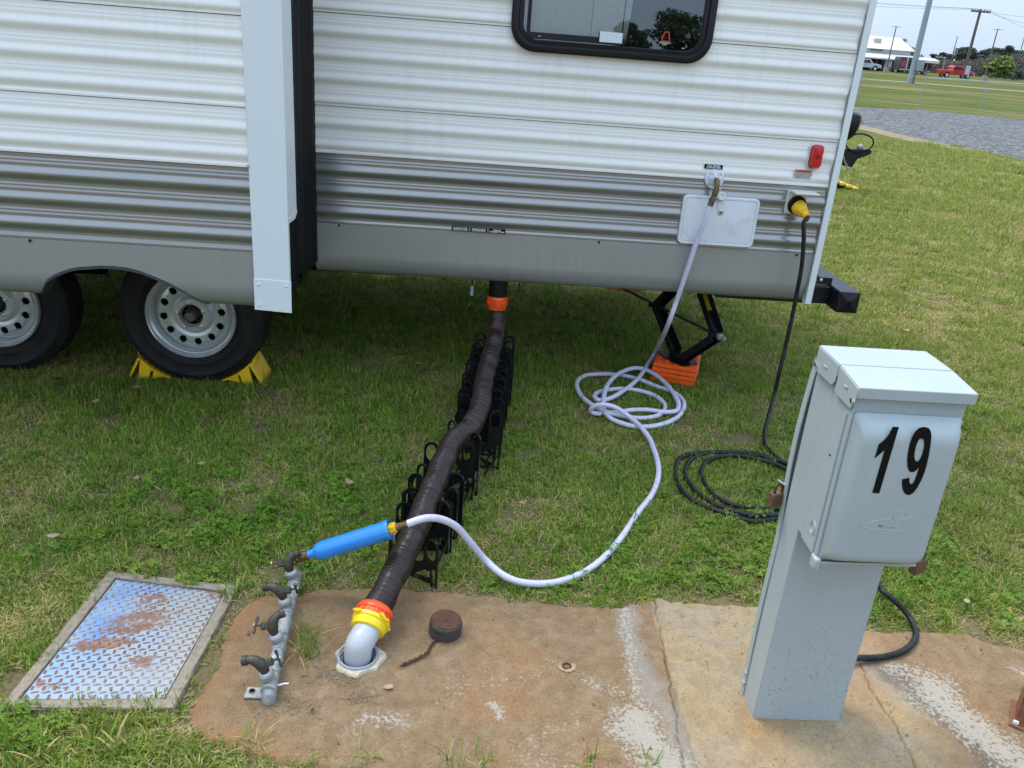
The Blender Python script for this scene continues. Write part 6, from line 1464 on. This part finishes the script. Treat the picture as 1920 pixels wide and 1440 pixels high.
for k, (px, py, Y, w_) in enumerate(pines):
    p = Yp(px, py, Y); make_tree('pine_tree', PL[k], p.x, Y, p.z-terrain(Y), w_, 'pine', 100+k, 'pines above the bare wood')
for k, (px, py, Y, w_) in enumerate([(1880, 103, 185, 7.0), (1866, 114, 184, 4.5), (1894, 112, 186, 5)]):
    p = Yp(px, py, Y); make_tree('spring_tree', ['tallest bright yellow-green tree in front of the bare wood', 'small yellow-green tree beside the right-hand light pole footing', 'low yellow-green tree on the outer side of the tallest green one'][k], p.x, Y, p.z-terrain(Y), w_, 'spring', 200+k, 'bright green trees before the wood')
for k, (px, py, Y, w_) in enumerate([(1696, 72, 215, 4.5), (1714, 88, 215, 5.5), (1708, 95, 215, 3.5)]):
    p = Yp(px, py, Y); make_tree('budding_tree', ['tall budding tree behind the ridge end of the white roof', 'broad budding tree between the white roof and the steel mast', 'short budding tree tucked behind the lower roof'][k], p.x, Y, p.z-terrain(Y), w_, 'dull', 220+k, 'budding trees behind the building')
# the bare wood itself reads as one mass
r = random.Random(77); mb = MB(); blobs = []
for k in range(170):
    px = 1690+k*2.0; Y = 205+r.uniform(0, 28); top = np.interp(px, [1690, 1740, 1760, 1790, 1830, 1870, 1920, 2040], [111, 112, 108, 112, 108, 100, 98, 104])+r.uniform(-3, 5); p = Yp(px, top, Y); g0 = terrain(Y); h_ = max(3, p.z-g0)
    for j in range(5): blobs.append((p.x+r.uniform(-1, 1), Y, g0+h_*(.12+.84*j/4.6)-.3, 1.7, h_*.14))
wd = obj('bare_wood', crown_mesh(blobs, 62, .36, 9, .5), BARE, smooth=0); tag(wd, 'grey-brown leafless wood along the far edge of the field', 'woods', kind='stuff')
mb = MB()
for k in range(90):
    px = 1745+k*3.2; Y = 203+r.uniform(0, 10); p = Yp(px, 140, Y); mb.tube([(p.x, Y, terrain(Y)), (p.x+r.uniform(-.5, .5), Y, terrain(Y)+r.uniform(2, 3.6))], [.11, .04], 4, caps=False)
o = obj('wood_trunks', mb, BARK); tag(o, 'thin grey trunks inside the leafless wood', 'trunks', kind='stuff')
bs = thing('evergreen_shrub', 'dark rounded shrub near the end of the far road', 'shrub', (Yp(1909, 140, 180).x, 180, terrain(180)))
obj('foliage', crown_mesh([(bs.location.x+dx, 180, bs.location.z+.9+dz, 1.0, .8) for dx, dz in ((-.7, 0), (.6, .2), (0, .7))], 160, .22, 5), PINE, bs, smooth=0); obj('stem', MB().tube([(bs.location.x, 180, bs.location.z), (bs.location.x, 180, bs.location.z+1)], .08, 6), BARK, bs)

# tree behind the camera whose reflection shows in the window
rt = Yp(1268, 15, MY)-ORG; 
def mirror_pt(px, py, dist):
    d = ray(px, py); p = ORG+d*(MY/d.y); d2 = Vector((d.x, -d.y, d.z)); return p+d2*((dist)/abs(d2.y))
a = mirror_pt(1276, 16, 34); make_tree('round_tree', 'dark leafy tree across the lot, seen as a reflection in the window', a.x, a.y, a.z, 3.9, 'near', 301, base_z=0)
a = mirror_pt(1180, 40, 38); make_tree('round_tree', 'smaller leafy tree across the lot, beside the one reflected in the window', a.x, a.y, a.z, 2.4, 'near', 302, base_z=0)

# ================================================================== fallen leaves and litter
def leaf(px, py, size, rot, curl, label, colr=None, pad_=False):
    p = G(px, py, .03 if not pad_ else .016); t_ = MB(); n_ = 8; r = random.Random(int(px))
    for i in range(n_+1):
        f_ = i/n_; wd_ = size*.32*math.sin(PI*min(1, f_*.95+.02))**.8; x = (f_-.5)*size; zc2 = curl*size*((f_-.5)**2)*1.2
        for s_ in (-1, 0, 1):
            X_ = x; Y_ = s_*wd_; Z_ = zc2+abs(s_)*wd_*.45*curl+.002; t_.v.append((p.x+X_*math.cos(rot)-Y_*math.sin(rot), p.y+X_*math.sin(rot)+Y_*math.cos(rot), p.z+Z_))
    for i in range(n_):
        for k in range(2): t_.f.append((i*3+k, i*3+k+1, i*3+3+k+1, i*3+3+k))
    t_.tube([(p.x+(-.5*size)*math.cos(rot), p.y+(-.5*size)*math.sin(rot), p.z+.002), (p.x-(.7*size)*math.cos(rot), p.y-(.7*size)*math.sin(rot), p.z+.006)], .0008, 4)
    o = obj('fallen_leaf', t_, colr or LEAF, smooth=60); tag(o, label, 'leaf', 'dead leaves lying on the grass and pad')
leaf(656, 907, .045, 2.4, .8, 'tan leaf curled on the grass beside the middle of the sewer hose')
leaf(111, 711, .05, .3, .6, 'brown leaf on the grass below the leftmost wheel', RUST)
leaf(178, 755, .045, 1.2, .6, 'tan leaf on open grass below the gap between the wheels')
leaf(255, 728, .045, .7, .5, 'pale leaf on the grass beneath the chock between the wheels')
leaf(980, 943, .032, .2, .4, 'small pale leaf inside the curve of the white hose')
leaf(728, 1289, .028, .15, .2, 'flat tan chip of leaf on the pad below the sewer opening', STRAWM, True)
leaf(586, 1333, .016, 1.3, .5, 'tiny red-brown leaf on the pad beneath the manifold', RUST, True)
leaf(1812, 1128, .03, .8, .3, 'pale sliver of leaf on the clover past the pedestal', STRAWM)
leaf(1700, 620, .05, .3, .4, 'tan leaf on the dry lawn beyond the bumper')
leaf(785, 682, .03, .1, .4, 'white-edged small leaf on shaded grass just off the hose support', STRAWM)
leaf(378, 870, .035, .4, .4, 'curled pale leaf on the grass above the clover patch')
leaf(255, 898, .03, 1.1, .6, 'orange-tan leaf at the edge of the clover patch')
leaf(100, 1001+5, .04, .2, .4, 'long straw-coloured leaf on the grass above the plate cover', STRAWM)

# straw and crumbs of soil on the pad, thick round the pipes
r = random.Random(15); mb = MB()
def straw(x, y, z, L, a, bend):
    p0 = Vector((x, y, z)); p1 = p0+Vector((math.cos(a), math.sin(a), 0))*L*.5+Vector((0, 0, L*.08)); p2 = p1+Vector((math.cos(a+bend), math.sin(a+bend), 0))*L*.5-Vector((0, 0, L*.06)); w_ = r.uniform(.0006, .0014)
    nrm = Vector((-math.sin(a), math.cos(a), 0))*w_; mb.add([p0-nrm, p0+nrm, p1+nrm, p1-nrm, p2+nrm*.3, p2-nrm*.3], [(0, 1, 2, 3), (3, 2, 4, 5)])
for _ in range(520):
    q_ = r.random()
    if q_ < .28: x, y = r.gauss(-.31, .04), r.gauss(1.83, .022)
    elif q_ < .46: x, y = r.gauss(-.42, .035), r.gauss(1.93, .10)
    elif q_ < .56: x, y = r.gauss(-.235, .03), r.gauss(1.755, .018)
    elif q_ < .75: x, y = r.uniform(-.6, 2.0), 2.21-abs(r.gauss(0, .045))-(.08 if x > 1.2 else 0)
    elif q_ < .83: x, y = r.gauss(-.42, .06), r.gauss(1.71, .02)
    else: x, y = r.uniform(-.6, 2.0), r.uniform(1.5, 2.2)
    straw(x, y, .016, r.uniform(.006, .026), r.uniform(0, 6.28), r.uniform(-.8, .8))
o = obj('straw_litter', mb, mat('grey_straw', (.24, .18, .11), .9, noise=(40, .6, (.13, .09, .055))), smooth=0); tag(o, 'dry straw bits strewn over the concrete pad', 'litter', kind='stuff')
r = random.Random(16); mb2 = MB()
for _ in range(1500):
    x, y = r.uniform(-.62, 2.0), r.uniform(1.45, 2.2); s_ = r.uniform(.0008, .0026)*(1 if r.random() < .93 else 2); z = .0135
    mb2.add([(x-s_, y-s_*.6, z), (x+s_, y-s_*.8, z), (x+s_*.4, y+s_, z), (x+r.uniform(-.4, .4)*s_, y, z+s_*1.1)], [(0, 1, 3), (1, 2, 3), (2, 0, 3)])
o = obj('grit', mb2, mat('grit_mix', (.34, .24, .15), .95, noise=(30, .6, (.14, .08, .05))), smooth=0); tag(o, 'loose grit and soil crumbs on the concrete pad', 'grit', kind='stuff')

# single weeds
def weed(name, label, x, y, n_, lo, hi, wd_, lean, seed, mt=GRASSM):
    t_ = thing(name, label, 'plant', (x, y, 0)); me_ = tuft_mesh('blades', n_, .02+.002*n_**.5, lo, hi, wd_, lean, seed, .18, .42); o = bpy.data.objects.new('blades', me_); C.objects.link(o); o.parent = t_; o.location = (0, 0, .008)
weed('grass_tuft', 'tall green grass tuft growing against the faucet manifold', -.408, 1.93, 70, .05, .13, .0028, .8, 1)
weed('grass_tuft', 'grass tuft rooted by the second coupling of the manifold', -.425, 1.99, 40, .04, .10, .0026, .8, 2)
for k, (px, py, lb) in enumerate(((850, 1432, 'wiry weed at the front edge of the pad below the pipe cap'), (905, 1436, 'star-shaped crabgrass at the near edge of the pad'), (690, 1425, 'small green weed on the near edge of the clay slab'), (1105, 1436, 'green weed at the near edge of the pad below the white stain'), (1220, 1438, 'yellow-green weed by the near end of the slab joint'), (480, 1395, 'crabgrass creeping onto the near corner of the pad'), (440, 1105, 'crabgrass creeping in between cover and pad'), (615, 1085, 'crabgrass sprig behind the manifold end'))):
    p = G(px, py); weed('crabgrass', lb, p.x, p.y, 16, .03, .085, .0034, 1.5, 30+k)
for k, (px, py, lb) in enumerate(((75, 1420, 'broad-bladed grass tuft below the near corner of the plate cover'), (470/4+370/4, 1410, 'bright broad grass tuft beneath the plate cover'), (20, 1400, 'broad grass tuft at the very edge by the cover'), (432, 1128, 'broad blades leaning over the cover frame from the far side'))):
    p = G(px, py); weed('broadleaf_grass', lb, p.x, p.y, 14, .05, .10, .0060, .9, 50+k)
